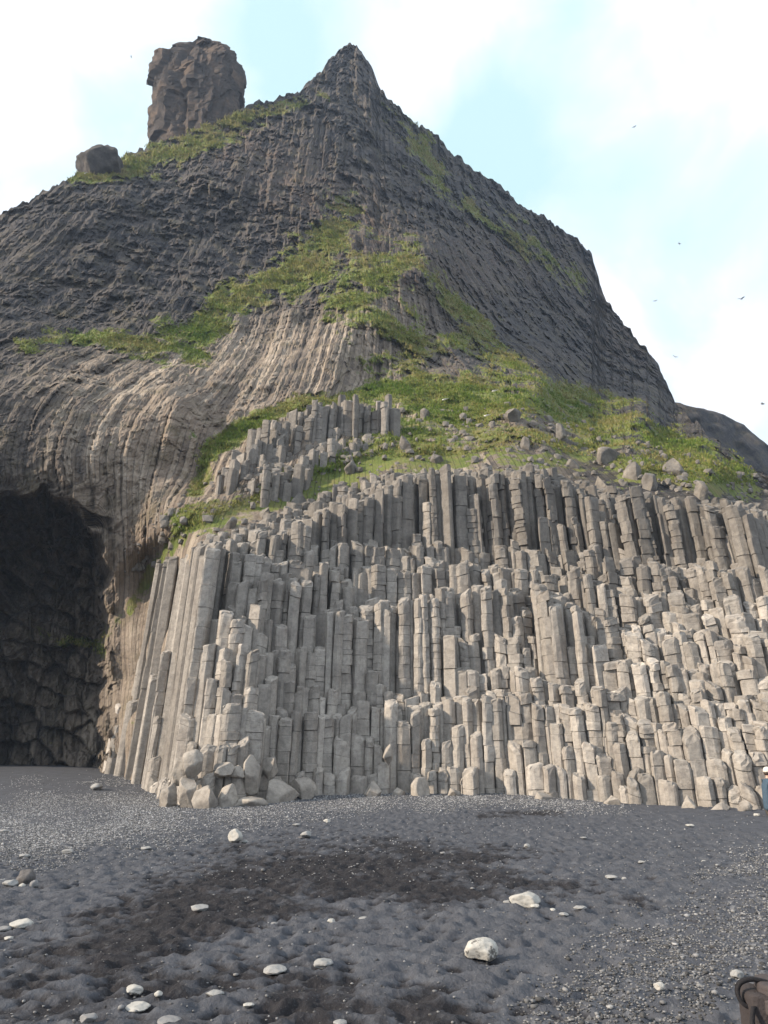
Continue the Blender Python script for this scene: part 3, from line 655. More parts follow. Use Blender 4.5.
def label_columns():
    from itertools import groupby
    SEC = [(192, 'on the left side wall'), (262, 'above the corner boulders'), (345, 'well left of centre'), (440, 'just left of centre'),
           (530, 'just right of centre'), (620, 'well right of centre'), (700, 'near the right end'), (9999, 'at the right edge')]
    rows = []
    for o, px, py, h, style, t, H_, led in INFO:
        sec = next(s for lim, s in SEC if px < lim)
        tier = ('in the grassy ledge cliff' if led else 'at the beach foot' if H_ < 2.2 else 'in the low tier' if H_ < 4.6 else 'in the middle tier' if H_ < 8 else
                'in the upper tier' if H_ < 11.5 else 'in the top tier')
        size = 'stubby' if h < 28 else 'medium' if h < 55 else 'tall'
        tone = 'darker' if t < .9 else 'pale' if t > 1.06 else 'grey'
        rows.append([o, px, (size, tone, style, tier, sec)])
    d = defaultdict(list)
    for r in rows: d[r[2]].append(r)
    num = ['first', 'second', 'third', 'fourth', 'fifth', 'sixth', 'seventh', 'eighth', 'ninth', 'tenth']
    for key, rs in d.items():
        size, tone, style, tier, sec = key; rs.sort(key=lambda r: r[1])
        for k, r in enumerate(rs):
            lab = f'{size} {tone} {style}-topped column {tier}, {sec}'.replace(',', '')
            if len(rs) == 2: lab = ('left-hand ' if k == 0 else 'right-hand ') + lab
            elif len(rs) > 2: lab = ('leftmost ' if k == 0 else 'rightmost ' if k == len(rs) - 1 else num[min(k, 9)] + '-from-left ') + lab
            tag(r[0], lab, 'basalt column', 'hexagonal basalt columns of the stepped wall', 'thing')
label_columns()
def rest_columns():
    VV, FF, TT = [], [], []; off = 0
    for i in rest:
        V, Fc, t, style, base, tv = column_mesh(i, rgc); VV.append(V + np.array(base)); FF += [tuple(a + off for a in f) for f in Fc]; TT.append(tv); off += len(V)
    me = mesh_polys('basalt_columns', np.concatenate(VV), FF, np.concatenate(TT))
    tag(obj('basalt_columns', me, M_col), 'smaller and half hidden grey basalt columns packed between the larger ones', None, None, 'stuff')
if rest: rest_columns()

# ------------------------------------------------------------------ rocks
def rock_mesh(name, seed, scale=(1, 1, 1), sub=4, facets=9, rough=.12, keep=.78):
    """angular rock: a ball cut by random planes, then roughened"""
    V, Fc = ico(sub); rg = np.random.default_rng(seed); V = V.copy()
    for k in range(facets):
        nrm = rg.normal(0, 1, 3); nrm /= np.linalg.norm(nrm); d = rg.uniform(keep - .22, keep + .12)
        s = V @ nrm; V -= np.outer(np.maximum(0, s - d), nrm)
    V *= (1 + rough * fbm(V * 2.2 + seed, 4, seed))[:, None]
    V = V * np.array(scale)
    V[:, 2] -= V[:, 2].min()
    return np_mesh(name, V, Fc, dict(tint=np.full(len(V), 1.)), True)
def set_rock(name, label, cat, mat, loc, scale, seed, rz=0, group=None, rough=.12, sub=4, facets=9, keep=.78, sink=0.):
    me = rock_mesh(name, seed, scale, sub, facets, rough, keep); o = obj(name, me, mat, None, (loc[0], loc[1], loc[2] - sink)); o.rotation_euler = (0, 0, rz)
    return tag(o, label, cat, group)

# rock tower and boulder on the ridge: outline in real metres, lofted round a core
def tower(name, label, cat, mat, px0, py_base, Y, outline, depth, seed, nseg=72, nh=60):
    """outline: (py, left px, right px) from base to top; cross section a rough rounded square `depth` times as deep as wide"""
    o_ = np.array(outline, float); zs = []; rows = []
    pys = np.linspace(o_[0, 0], o_[-1, 0], nh); l = np.interp(-pys, -o_[:, 0], o_[:, 1]); r = np.interp(-pys, -o_[:, 0], o_[:, 2])
    Yf = Y - .9 * depth * (r - l).max() / 2 * Y / F * .9; A = at(l, pys, Yf); B = at(r, pys, Yf); C = (A + B) / 2; hw = (B[:, 0] - A[:, 0]) / 2
    th = np.linspace(0, 2 * np.pi, nseg, endpoint=False); V = []
    for k in range(nh):
        e = .62; cx = np.sign(np.cos(th)) * np.abs(np.cos(th)) ** e; cy = np.sign(np.sin(th)) * np.abs(np.sin(th)) ** e
        V.append(np.stack([C[k, 0] + hw[k] * cx, Y + hw[k] * depth * cy + 0 * th, C[k, 2] + 0 * th], -1))
    V = np.array(V); nrm = V - C[:, None]; nrm[..., 2] = 0; nrm /= np.linalg.norm(nrm, axis=-1, keepdims=True) + 1e-6
    d = .8 * fbm(V * np.array([.3, .3, .1]), 4, seed, ridged=True) + .5 * fbm(V * np.array([.7, .7, .45]), 4, seed + 1, .62); f1, ed, rn, ox, oy = worley2(V[..., 0] / 2.1 + V[..., 1] / 3, V[..., 2] / 5.0, seed)
    f2, e2, r2, ox2, oy2 = worley2(V[..., 0] / .9 + V[..., 1] / 1.1, V[..., 2] / 1.6, seed + 3)
    V = V + nrm * (d - .55 + (rn - .5) * 1.3 + (r2 - .5) * .5 - (.7 if hw.max() > 4 else .2) * np.exp(-((V[..., 0] - C[:, None, 0] + hw.max() * .15) / .5) ** 2))[..., None] * min(1, (hw.max() / 6) ** 1.5)
    V[..., 2] += .35 * fbm(V * .35, 3, seed + 4) * min(1, hw.max() / 5)
    topc = np.array([[C[-1, 0], Y, C[-1, 2] + .3]]); VV = np.r_[V.reshape(-1, 3), topc]
    q = []
    for a in range(nh - 1):
        for k in range(nseg): q.append((a * nseg + k, a * nseg + (k + 1) % nseg, (a + 1) * nseg + (k + 1) % nseg, (a + 1) * nseg + k))
    base = np.array([C[0, 0], Y, VV[:, 2].min()])
    me = bpy.data.meshes.new(name); me.from_pydata([tuple(v) for v in VV - base], [], q + [((nh - 1) * nseg + k, (nh - 1) * nseg + (k + 1) % nseg, len(VV) - 1) for k in range(nseg)])
    return tag(obj(name, me, mat, None, base), label, cat)
tower('rock_tower', 'tall flat-topped brown rock tower standing on the left ridge', 'rock tower', M_tower, 197, 150, 92,
      [(200, 145, 234), (140, 146, 236), (125, 146, 237), (110, 146, 238), (95, 144, 237), (80, 145, 236), (68, 146, 237), (60, 149, 238), (52, 157, 238), (45, 166, 235), (39, 176, 226), (34, 186, 214)], 1.0, 4, 140, 120)
_P = at(97, 184, 73)
set_rock('ridge_boulder', 'dark angular boulder perched on the ridge left of the rock tower', 'boulder', M_dark, tuple(_P), (3.9, 3.2, 3.3), 907, .4, None, .2, 5, 24, .72, .6)
tower('ridge_rock', 'small dark rock lump at the right foot of the rock tower', 'rock', M_dark, 252, 110, 90,
      [(135, 241, 268), (108, 242, 264), (103, 245, 258), (100, 248, 253)], .8, 12, 32, 18)

# boulders heaped at the left corner of the wall and along its foot
BO = [(168, 792, 20, 30, 'tall leaning'), (186, 790, 18, 34, 'upright wedge-shaped'), (205, 796, 26, 36, 'big square'), (193, 765, 24, 26, 'flat-faced'), (226, 792, 24, 34, 'dark-sided'),
      (246, 800, 34, 20, 'low spreading'), (252, 778, 22, 30, 'rounded knobbly'), (222, 768, 20, 16, 'small rounded'), (278, 792, 40, 30, 'broad grey'), (303, 785, 30, 26, 'smooth sloping'),
      (236, 768, 16, 14, 'smallest round'), (216, 808, 24, 12, 'low flat'), (270, 764, 22, 24, 'blocky'), (180, 772, 16, 22, 'narrow tilted')]
for k, (px, py, w, h, d) in enumerate(BO):
    Yb = float(np.interp(px, [160, 205, 250, 310], [26.6, 25.6, 26.4, 28.6])) + (.5 if py < 780 else 0)
    P = at(px, py + h / 2 if py > 780 else py + h / 2, Yb); s = Yb / F
    set_rock('boulder', d + ' pale boulder in the heap at the left corner of the column wall', 'boulder', M_boul, (P[0], P[1], min(P[2], 5) - .1 - (.18 * h * s if py > 785 else 0)), (w * s * .62, w * s * .6, h * s * .62), 40 + k, k * 1.3, 'boulders at the left corner', .06, 4, 16, .66)
BF = [(372, 772, 24, 26, 'cracked round'), (400, 778, 16, 18, 'small upright oval'), (421, 770, 26, 34, 'hollowed lumpy'), (388, 752, 14, 24, 'narrow'), (455, 782, 18, 16, 'squat'), (612, 792, 20, 16, 'low pale'),
      (688, 796, 22, 22, 'angular'), (722, 800, 26, 14, 'low broad'), (745, 800, 18, 22, 'rounded'), (545, 788, 22, 18, 'chipped')]
for k, (px, py, w, h, d) in enumerate(BF):
    Yb = float(np.interp(px, [310, 400, 500, 600, 700, 768], [28.7, 29.3, 28.9, 27.2, 25.4, 24.4])); P = at(px, py + h / 2, Yb); s = Yb / F
    z0 = float(ground_z(P[0], P[1]))
    set_rock('boulder', d + f' boulder at the foot of the wall' + (' left of centre' if px < 440 else ' near the middle' if px < 580 else ' towards the right end'), 'boulder', M_boul, (P[0], P[1], max(z0 - .1, P[2] - .05) if py < 765 else z0 - .04 - .3 * h * s), (w * s * .46, w * s * .46, h * s * .5), 80 + k, k * .9, 'boulders along the wall foot', .06, 4, 16, .68)
# rocks standing out of the turf
def slope_point(px, py):
    j = np.argmin((MPX - px) ** 2 + (MPY - py) ** 2); return MP.reshape(-1, 3)[j]
SR = [(512, 415, 26, 13, 'pale blocky'), (547, 414, 22, 12, 'low pale'), (604, 454, 32, 18, 'broad grey'), (632, 462, 34, 30, 'big slanted'), (676, 466, 26, 20, 'flat grey'), (526, 440, 16, 14, 'small brown'),
      (436, 452, 28, 15, 'long grey'), (405, 438, 20, 20, 'squat grey'), (468, 435, 16, 14, 'little pale'), (575, 460, 20, 16, 'half buried'), (700, 488, 22, 20, 'dark square'), (424, 412, 14, 12, 'tiny pale'),
      (560, 432, 18, 16, 'mossy brown'), (650, 478, 26, 22, 'leaning grey'), (600, 478, 24, 22, 'rounded grey'), (352, 462, 20, 20, 'knobbly'), (300, 495, 22, 16, 'flat-topped'), (265, 510, 18, 14, 'tawny'), (230, 520, 18, 14, 'low tawny')]
for k, (px, py, w, h, d) in enumerate(SR):
    P = slope_point(px, py + h * .4); s = P[1] / F
    set_rock('slope_rock', d + ' rock jutting from the grassy slope ' + ('near its left end' if px < 380 else 'left of its middle' if px < 480 else 'at its middle' if px < 585 else 'towards its right end'), 'rock', M_grey, (P[0], P[1] - .1, P[2] - .75 * h * s), (w * s * .52, w * s * .52, h * s * .95), 120 + k, k * 2.1, 'rocks on the grassy slope', .08, 4, 16, .62)

# loose broken blocks over the turf edge (uncountable)
def rubble():
    rg = np.random.default_rng(19); m = (MPX > 120) & (MPX < 775) & (MPY < np.interp(MPX, COLTOP[:, 0], COLTOP[:, 1]) + 4) & (MPY > np.interp(MPX, [100, 220, 300, 400, 540, 640, 775], [560, 470, 430, 410, 405, 440, 480]))
    P = MP[m]; k = rg.choice(len(P), 700); P = P[k] + rg.normal(0, .06, (700, 3)); r = .05 + .2 * rg.random(700) ** 2.5
    V0, F0 = ico(1); n = len(P); L = np.sign(V0) * np.abs(V0) ** .6; L = L[None] * (1 + .3 * (rg.random((n, len(V0), 1)) - .5)) * (r[:, None, None] * rg.uniform(.7, 1.4, (n, 1, 3)))
    W = L + P[:, None]; Fc = (F0[None] + (np.arange(n) * len(V0))[:, None, None]).reshape(-1, 3)
    tag(obj('rubble', np_mesh('rubble', W.reshape(-1, 3), Fc, dict(tint=np.full(n * len(V0), .62)), False), M_col), 'broken basalt rubble lying over the grassy slope', None, None, 'stuff')
rubble()

# ------------------------------------------------------------------ turf
def build_grass():
    rg = np.random.default_rng(31); m = (MG > .5) & (MIN < .6) & (MPX > -30) & (MPX < 800)
    P = MP[m]; g = MG[m]; w = np.clip(g - .47, 0, .6) * (P[:, 1] / 40) ** 1.0; w /= w.sum(); n = 52000
    k = rg.choice(len(P), n, p=w); B = P[k] + rg.normal(0, .1, (n, 3)) * np.array([1, 1, .4]); g = g[k]
    hum = fbm(B * .5, 3, 7); h = (.07 + .10 * rg.random(n)) * (1 + .5 * (hum > .15)) * np.clip(B[:, 1] / 50, .8, 1.7)
    nb = 5; a = rg.uniform(0, 2 * np.pi, (n, nb)); lean_ = rg.uniform(.3, 1.1, (n, nb)); wd = .025 * np.clip(B[:, 1] / 45, .8, 2)[:, None] * rg.uniform(.7, 1.6, (n, nb))
    hh = h[:, None] * rg.uniform(.6, 1.2, (n, nb)); dx, dy = np.cos(a), np.sin(a)
    tip = B[:, None] + np.stack([dx * lean_ * hh, dy * lean_ * hh, hh], -1)
    l = B[:, None] + np.stack([-dy * wd, dx * wd, 0 * wd - .03], -1); r = B[:, None] + np.stack([dy * wd, -dx * wd, 0 * wd - .03], -1)
    V = np.stack([l, r, tip], 2).reshape(-1, 3); Fc = np.arange(len(V)).reshape(-1, 3)
    t = np.clip(.62 + .5 * fbm(B * .25, 3, 3) - .35 * (g - .7) + rg.normal(0, .12, n) + .15 * smooth(50, 80, B[:, 1]), 0, 1)
    tag(obj('grass', np_mesh('grass', V, Fc, dict(tint=np.repeat(t, nb * 3)), True), M_grass), 'green and straw coloured turf on the ledges', None, None, 'stuff')
build_grass()

# ------------------------------------------------------------------ single stones on the sand
M_white = mat_stone('white_stone', (.32, .31, .285), (.47, .455, .42)); M_pale = mat_stone('pale_stone', (.22, .22, .22), (.34, .335, .32))
M_mid = mat_stone('grey_stone', (.16, .16, .165), (.27, .265, .26)); M_spot = mat_stone('spotted_stone', (.36, .35, .32), (.5, .48, .44), (.07, .065, .06)); M_blk = mat_stone('dark_stone', (.075, .07, .07), (.14, .13, .125))
ST = [(235, 842, 14, 13, M_white, 'upright cream stone alone in front of the left boulders', .8), (245, 841, 8, 4, M_pale, 'small flat stone beside the upright cream stone', .5),
 (524, 904, 27, 15, M_white, 'loaf-shaped cream stone on the sand right of centre', .9), (535, 907, 11, 5, M_white, 'white chip touching the loaf-shaped stone', .4), (507, 902, 7, 4, M_pale, 'little pale stone just left of the loaf-shaped stone', .5),
 (553, 908, 7, 4, M_white, 'tiny white chip just right of the loaf-shaped stone', .5), (564, 915, 9, 4, M_pale, 'flat pale chip in front of the loaf-shaped stone', .3), (580, 911, 12, 4, M_pale, 'thin white flake further right of the loaf-shaped stone', .3),
 (482, 957, 30, 21, M_spot, 'round pale stone with a dark spotted crown in the foreground sand', .95), (660, 993, 10, 7, M_white, 'small bright white stone left of the backpack', .8),
 (611, 879, 12, 4, M_pale, 'flat whitish stone on the sand at middle right', .3), (624, 879, 5, 4, M_pale, 'pea-sized pale stone right of the flat whitish stone', .6),
 (200, 912, 18, 7, M_pale, 'flat pale stone in the dark sand at middle left', .5), (275, 970, 20, 9, M_pale, 'long grey-white stone in the lower sand left of centre', .55), (323, 965, 17, 8, M_pale, 'oval grey stone right of the long grey-white stone', .6),
 (134, 989, 17, 9, M_white, 'upper oval white stone of the lower left pair', .7), (137, 1006, 21, 8, M_white, 'lower flat white stone of the lower left pair', .5), (158, 999, 7, 5, M_white, 'small white stone right of the lower left pair', .6),
 (215, 994, 16, 7, M_pale, 'dull flat stone in the bottom sand right of the white pair', .5), (331, 921, 9, 6, M_white, 'small white stone in the dark sand left of centre', .8), (364, 918, 9, 4, M_pale, 'thin pale stone right of the small white stone', .4),
 (274, 920, 11, 4, M_mid, 'dull flat grey stone in the dark sand', .4), (22, 925, 21, 9, M_white, 'largest white stone at the left edge with cracked top', .6), (5, 928, 13, 6, M_mid, 'grey flat stone touching the largest white stone', .5), (9, 938, 9, 3, M_white, 'thin white flake below the largest white stone', .3),
 (25, 883, 19, 15, M_blk, 'dark pointed stone in the cluster at the left edge', 1.), (10, 886, 14, 7, M_pale, 'round pale stone left of the dark pointed stone', .7), (1, 880, 9, 6, M_pale, 'pale stone at the very left edge of the cluster', .7), (22, 887, 6, 5, M_white, 'little white stone in front of the dark pointed stone', .8), (34, 887, 8, 9, M_mid, 'grey upright stone right of the dark pointed stone', 1.),
 (97, 790, 12, 7, M_pale, 'pale stone near the cave mouth', .8), (68, 853, 14, 5, M_pale, 'flat pale stone on the shingle at left', .4), (147, 849, 11, 5, M_pale, 'grey stone on the shingle left of the cream stone', .5), (25, 857, 10, 5, M_pale, 'pale stone on the shingle above the left cluster', .5),
 (5, 832, 9, 4, M_pale, 'pale stone on the shingle at the left edge', .5), (306, 838, 11, 7, M_pale, 'tilted pale stone right of the cream stone', .8), (300, 839, 6, 3, M_blk, 'black chip beside the tilted pale stone', .6), (327, 822, 7, 4, M_white, 'small white stone below the wall left of centre', .6), (296, 826, 8, 3, M_pale, 'flat chip left of the small white stone below the wall', .5),
 (527, 847, 6, 4, M_pale, 'small pale stone on the open sand right of centre', .6), (690, 827, 8, 4, M_white, 'small white stone below the right end of the wall', .5), (704, 862, 5, 3, M_white, 'tiny white stone on the right hand sand', .6), (642, 861, 9, 3, M_pale, 'thin pale stone left of the tiny white stone', .4),
 (248, 1006, 10, 5, M_white, 'narrow white stone at the bottom left of centre', .5), (340, 1022, 12, 6, M_pale, 'pale stone at the bottom edge left of centre', .5), (170, 1022, 22, 8, M_mid, 'grey stone at the bottom edge under the white pair', .6), (88, 1024, 14, 8, M_mid, 'grey stone at the bottom edge far left', .6),
 (757, 815, 6, 4, M_white, 'small white stone beside the person', .6), (737, 975, 11, 8, M_pale, 'pale stone seen behind the backpack handle', .8), (584, 840, 6, 3, M_pale, 'small chip on the grey sand at right', .5), (443, 852, 6, 3, M_mid, 'grey chip on the sand at centre', .5), (610, 1008, 6, 4, M_pale, 'pale pebble in the shingle at lower right', .6)]
for k, (px, py, w, h, m, lab, asp) in enumerate(ST):
    x, y = ground_hit(px, py); s = math.hypot(y, CAMZ) / F * 1.0; z = float(gz(x, y))
    rr = w * s * .5; el = max(.12, (755 - py) / -F)
    hz = max(h * s * .5 * (.95 if asp > .55 else .7), rr * .28)
    me = rock_mesh('stone', 300 + k, (rr, rr * (.8 + .3 * random.random()), hz), 4, 9, .14, .84)
    o = obj('stone', me, m, None, (x, y, z - .22 * hz)); o.rotation_euler = (0, 0, 0.3 * (k % 5 - 2))
    tag(o, lab, 'stone', 'loose stones on the black sand')

# ------------------------------------------------------------------ gulls
M_gullw = mat_plain('gull_white', (.75, .75, .74), .7, 10, .05); M_gullg = mat_plain('gull_grey', (.22, .23, .25), .7, 10, .15); M_beak = mat_plain('gull_beak', (.5, .3, .05), .5, 10, .1)
def loft(name, rings, mat, parent, closed=True):
    rings = [np.array(r, float) for r in rings]; n = len(rings[0]); V = np.concatenate(rings); Fc = []
    for a in range(len(rings) - 1):
        for k in range(n): Fc.append((a * n + k, a * n + (k + 1) % n, (a + 1) * n + (k + 1) % n, (a + 1) * n + k))
    Fc += [tuple(range(n))[::-1], tuple(range((len(rings) - 1) * n, len(rings) * n))]
    me = bpy.data.meshes.new(name); me.from_pydata([tuple(v) for v in V], [], Fc)
    for p in me.polygons: p.use_smooth = True
    return obj(name, me, mat, parent)
def ring(c, ry, rz, n=10): return [(c[0], c[1] + ry * math.cos(2 * math.pi * k / n), c[2] + rz * math.sin(2 * math.pi * k / n)) for k in range(n)]
def gull(label, loc, rz, roll, dih, span=1.3, flying=True, group='gulls in the sky'):
    t = thing('gull', label, 'gull', loc, rz, group); t.rotation_euler = (roll, 0, rz)
    body = [(-.30, .01, .008, .0), (-.20, .045, .03, 0), (-.08, .075, .065, 0), (.05, .08, .075, 0), (.15, .06, .06, .01), (.2, .045, .048, .02), (.25, .05, .05, .03), (.29, .035, .036, .03), (.32, .01, .01, .028)]
    loft('body', [ring((x, 0, z), a, b) for x, a, b, z in body], M_gullw, t)
    loft('beak', [ring((.31, 0, .027), .012, .012, 6), ring((.36, 0, .02), .003, .003, 6)], M_beak, t)
    for s in (-1, 1):
        if flying:
            W = [(0, .05, .16, .05), (.18, .09, .15, .05 + dih * .18), (.36, .10, .11, .05 + dih * .30), (.52, .02, .07, .05 + dih * .30), (span / 2, -.10, .015, .05 + dih * .24)]
            loft('wing', [[(x + c, s * (.05 + y), z), (x + c * .3, s * (.05 + y), z + .018), (x - c, s * (.05 + y), z), (x + c * .2, s * (.05 + y), z - .008)] for y, x, c, z in W], M_gullg, t)
        else:
            loft('wing', [ring((.14, s * .055, .03), .02, .04, 8), ring((0, s * .075, .02), .022, .055, 8), ring((-.2, s * .045, .01), .015, .03, 8), ring((-.36, s * .01, .005), .006, .008, 8)], M_gullg, t)
    loft('tail', [[(-.26, -.03, .0), (-.26, .03, 0), (-.26, .03, .012), (-.26, -.03, .012)], [(-.4, -.07, 0), (-.4, .07, 0), (-.4, .07, .008), (-.4, -.07, .008)]], M_gullw, t)
    return t
for px, py, Y, rz, roll, dih, lab in [(741, 299, 95, .4, .25, .5, 'gull gliding with spread wings right of the mountain, larger of the two low ones'), (763, 404, 80, 2.8, -.5, .3, 'gull with raised wings at the right picture edge above the far ridge'),
   (634, 127, 150, .6, .2, .4, 'gull high in the sky, topmost on the right side'), (680, 244, 140, 2.4, -.3, .5, 'gull in the middle of the right sky below the topmost one'), (655, 301, 170, .9, .1, .4, 'faint small gull left of the gliding one'),
   (675, 357, 150, 1.4, .5, .7, 'tiny tilted gull just above the right slope'), (131, 57, 190, .2, .1, .4, 'distant gull left of the rock tower')]:
    P = at(px, py, Y); gull(lab, tuple(P), rz, roll, dih)
for px, py, lab in [(494, 397, 'white seabird resting in the green turf right of centre'), (487, 418, 'white seabird sitting lower in the turf below another'), (444, 402, 'white seabird at the left part of the green shelf'), (86, 176, 'white seabird on the ridge beside the dark boulder'), (266, 121, 'white seabird on the ridge right of the rock tower'), (594, 303, 'white seabird on the steep right edge of the mountain')]:
    P = slope_point(px, py); gull(lab, (P[0], P[1] - .35, P[2] + .15), 2.6, 0, 0, 1.3, False, 'seabirds resting on the mountain').scale = (.75,) * 3

# ------------------------------------------------------------------ the person at the right edge, sitting on a low stone, seen from the back
def skin_obj(name, chains, mat, parent, sub=2):
    """chains: list of lists of (x,y,z,r); points shared by coordinates are welded"""
    key = {}; V = []; Rr = []; E = []
    for ch in chains:
        prev = None
        for x, y, z, r in ch:
            kk = (round(x, 4), round(y, 4), round(z, 4))
            if kk not in key: key[kk] = len(V); V.append(kk); Rr.append(r)
            if prev is not None: E.append((prev, key[kk]))
            prev = key[kk]
    me = bpy.data.meshes.new(name); me.from_pydata(V, E, []); o = obj(name, me, mat, parent)
    m = o.modifiers.new('skin', 'SKIN'); m.use_smooth_shade = True
    sv = me.skin_vertices[0].data
    for i, r in enumerate(Rr):
        rr = r if isinstance(r, tuple) else (r, r); sv[i].radius = rr; sv[i].use_root = (i == 0)
    s = o.modifiers.new('sub', 'SUBSURF'); s.levels = sub; s.render_levels = sub
    return o
M_skin = mat_plain('skin', (.5, .33, .25), .6, 12, .08); M_jacket = mat_plain('blue_jacket', (.052, .085, .122), .75, 14, .25, .3); M_trou = mat_plain('navy_trousers', (.035, .05, .085), .8, 14, .25, .3)
M_hat = mat_plain('pale_hat', (.62, .56, .5), .85, 30, .1, .3); M_shoe = mat_plain('dark_shoes', (.03, .028, .028), .6, 20, .2); M_hair = mat_plain('brown_hair', (.06, .04, .028), .6, 40, .3)
def build_person():
    bx, by = ground_hit(771, 816); bz = float(gz(bx, by)); 
    set_rock('seat_stone', 'low dark stone under the seated person at the right edge', 'stone', M_dark, (bx + .1, by + .05, bz - .08), (.2, .22, .24), 501, .3, None, .08, 3, 7, .85)
    t = thing('person', 'seated person in a blue jacket and pale hat at the right edge by the wall', 'person', (bx, by, bz), 0)
    hz = .45                                        # seat; +x is where the person faces
    hip, ch, nk = (0, 0, hz), (.03, 0, hz + .34), (.06, 0, hz + .52)
    body = [[(0, 0, hz, .12), (.01, 0, hz + .17, .12), (.03, 0, hz + .34, .13), (.05, 0, hz + .47, .09), (.06, 0, hz + .53, .052), (.08, 0, hz + .60, .06), (.09, 0, hz + .69, .088), (.085, 0, hz + .78, .07)]]
    legs, arms = [], []
    for s in (-1, 1):
        legs.append([(0, 0, hz, .12), (.08, s * .09, hz - .01, .085), (.42, s * .12, hz + .05, .062), (.44, s * .12, .26, .05), (.40, s * .12, .09, .038)])
        arms.append([(.03, 0, hz + .34, .13), (.04, s * .15, hz + .44, .06), (.06, s * .20, hz + .40, .052), (.12, s * .22, hz + .18, .042), (.32, s * .15, hz + .14, .03), (.38, s * .13, hz + .13, .028)])
        hand = (.38, s * .13, hz + .13, .028)
        body.append(legs[-1]); body.append(arms[-1])
        for k in range(4):
            yy = s * (.13 + .018 * (k - 1.5)); body.append([hand, (.43, yy, hz + .125, .011), (.465, yy, hz + .11, .009), (.475 - .004 * abs(k - 1), yy, hz + .085, .008)])
        body.append([hand, (.40, s * .095, hz + .13, .011), (.43, s * .085, hz + .118, .009)])
        body.append([(.40, s * .12, .09, .038), (.42, s * .12, .045, .035), (.50, s * .12, .035, .03), (.56, s * .12, .03, .022)])
    body.append([(.09, 0, hz + .69, .088), (.175, 0, hz + .685, .014)])          # nose
    skin_obj('body', body, M_skin, t)
    g = lambda c, k: [(x, y, z, r * k) for x, y, z, r in c]
    jk = [[(-.01, 0, .10, .15), (0, 0, hz, .165), (.01, 0, hz + .17, .155), (.03, 0, hz + .34, .16), (.05, 0, hz + .47, .10), (.06, 0, hz + .545, .068)]]
    for a in arms: jk.append([(.03, 0, hz + .34, .16)] + g(a[1:5], 1.38))
    skin_obj('jacket', jk, M_jacket, t)
    skin_obj('trousers', [g(l, 1.25) for l in legs], M_trou, t)
    for s in (-1, 1):
        skin_obj('shoe', [[(.37, s * .12, .05, .05), (.44, s * .12, .05, .052), (.54, s * .12, .04, .045), (.59, s * .12, .035, .03)]], M_shoe, t, 2)
    # hat: crown with a rolled edge; hair below it; eyes, mouth, ears
    hc = (.088, 0, hz + .73)
    loft('hat', [ringz(hc, .112, -.03), ringz(hc, .12, -.012), ringz(hc, .113, .012), ringz(hc, .108, .05), ringz(hc, .085, .09), ringz(hc, .045, .112), ringz(hc, .01, .118)], M_hat, t)
    loft('hair', [ringz((.065, 0, hz + .62), .06, 0), ringz((.065, 0, hz + .66), .088, 0), ringz((.07, 0, hz + .705), .095, 0)], M_hair, t)
    for s in (-1, 1):
        V, Fc = ico(2); obj('eye', np_mesh('eye', V * .012 + np.array([.168, s * .034, hz + .70]), Fc, None, True), M_hair, t)
        obj('ear', np_mesh('ear', V * np.array([.02, .012, .032]) + np.array([.085, s * .095, hz + .68]), Fc, None, True), M_skin, t)
    V, Fc = ico(2); obj('mouth', np_mesh('mouth', V * np.array([.008, .024, .006]) + np.array([.163, 0, hz + .64]), Fc, None, True), mat_plain('lips', (.4, .18, .15), .5), t)
def ringz(c, r, dz, n=18): return [(c[0] + r * math.cos(2 * math.pi * k / n), c[1] + r * math.sin(2 * math.pi * k / n), c[2] + dz) for k in range(n)]
build_person()

# ------------------------------------------------------------------ backpack at the lower right corner
M_bag = mat_plain('bag_cloth', (.045, .038, .038), .75, 60, .25, .25); M_bagd = mat_plain('bag_dark_webbing', (.014, .013, .015), .7, 80, .25, .2); M_bagl = mat_plain('bag_lid_cloth', (.066, .056, .056), .75, 60, .2, .25); M_buck = mat_plain('bag_buckle', (.02, .02, .022), .4, 30, .1)
def soft_box(name, size, center, mat, parent, rad=.35, seed=1, amp=.012, rot=None):
    bm = bmesh.new(); bmesh.ops.create_cube(bm, size=1); bmesh.ops.bevel(bm, geom=bm.edges[:] , offset=rad * .5, segments=4, affect='EDGES', profile=.6)
    bmesh.ops.subdivide_edges(bm, edges=[e for e in bm.edges if e.calc_length() > .18], cuts=6, use_grid_fill=True)
    V = np.array([v.co[:] for v in bm.verts]) * np.array(size)
    V = V + (fbm(V * 9 + seed, 3, seed) * amp)[:, None] * np.array([1, 1, 1.]); V = V + np.array(center)
    for v, q in zip(bm.verts, V): v.co = q
    me = bpy.data.meshes.new(name); bm.to_mesh(me); bm.free()
    for p in me.polygons: p.use_smooth = True
    return obj(name, me, mat, parent)
def strap(name, pts, w, th, mat, parent):
    pts = np.array(pts, float); q = [pts[0]]
    for a in range(len(pts) - 1):
        p0, p1, p2, p3 = pts[max(a - 1, 0)], pts[a], pts[a + 1], pts[min(a + 2, len(pts) - 1)]
        for t in np.linspace(.125, 1, 8): q.append(.5 * ((2 * p1) + (p2 - p0) * t + (2 * p0 - 5 * p1 + 4 * p2 - p3) * t * t + (3 * p1 - p0 - 3 * p2 + p3) * t ** 3))
    q = np.array(q); rings = []
    side = np.array(w, float)
    for k in range(len(q)):
        tg = q[min(k + 1, len(q) - 1)] - q[max(k - 1, 0)]; tg /= np.linalg.norm(tg); nn = np.cross(tg, side); nn /= np.linalg.norm(nn) + 1e-9
        rings.append([q[k] - side / 2 - nn * th, q[k] + side / 2 - nn * th, q[k] + side / 2 + nn * th, q[k] - side / 2 + nn * th])
    return loft(name, rings, mat, parent)
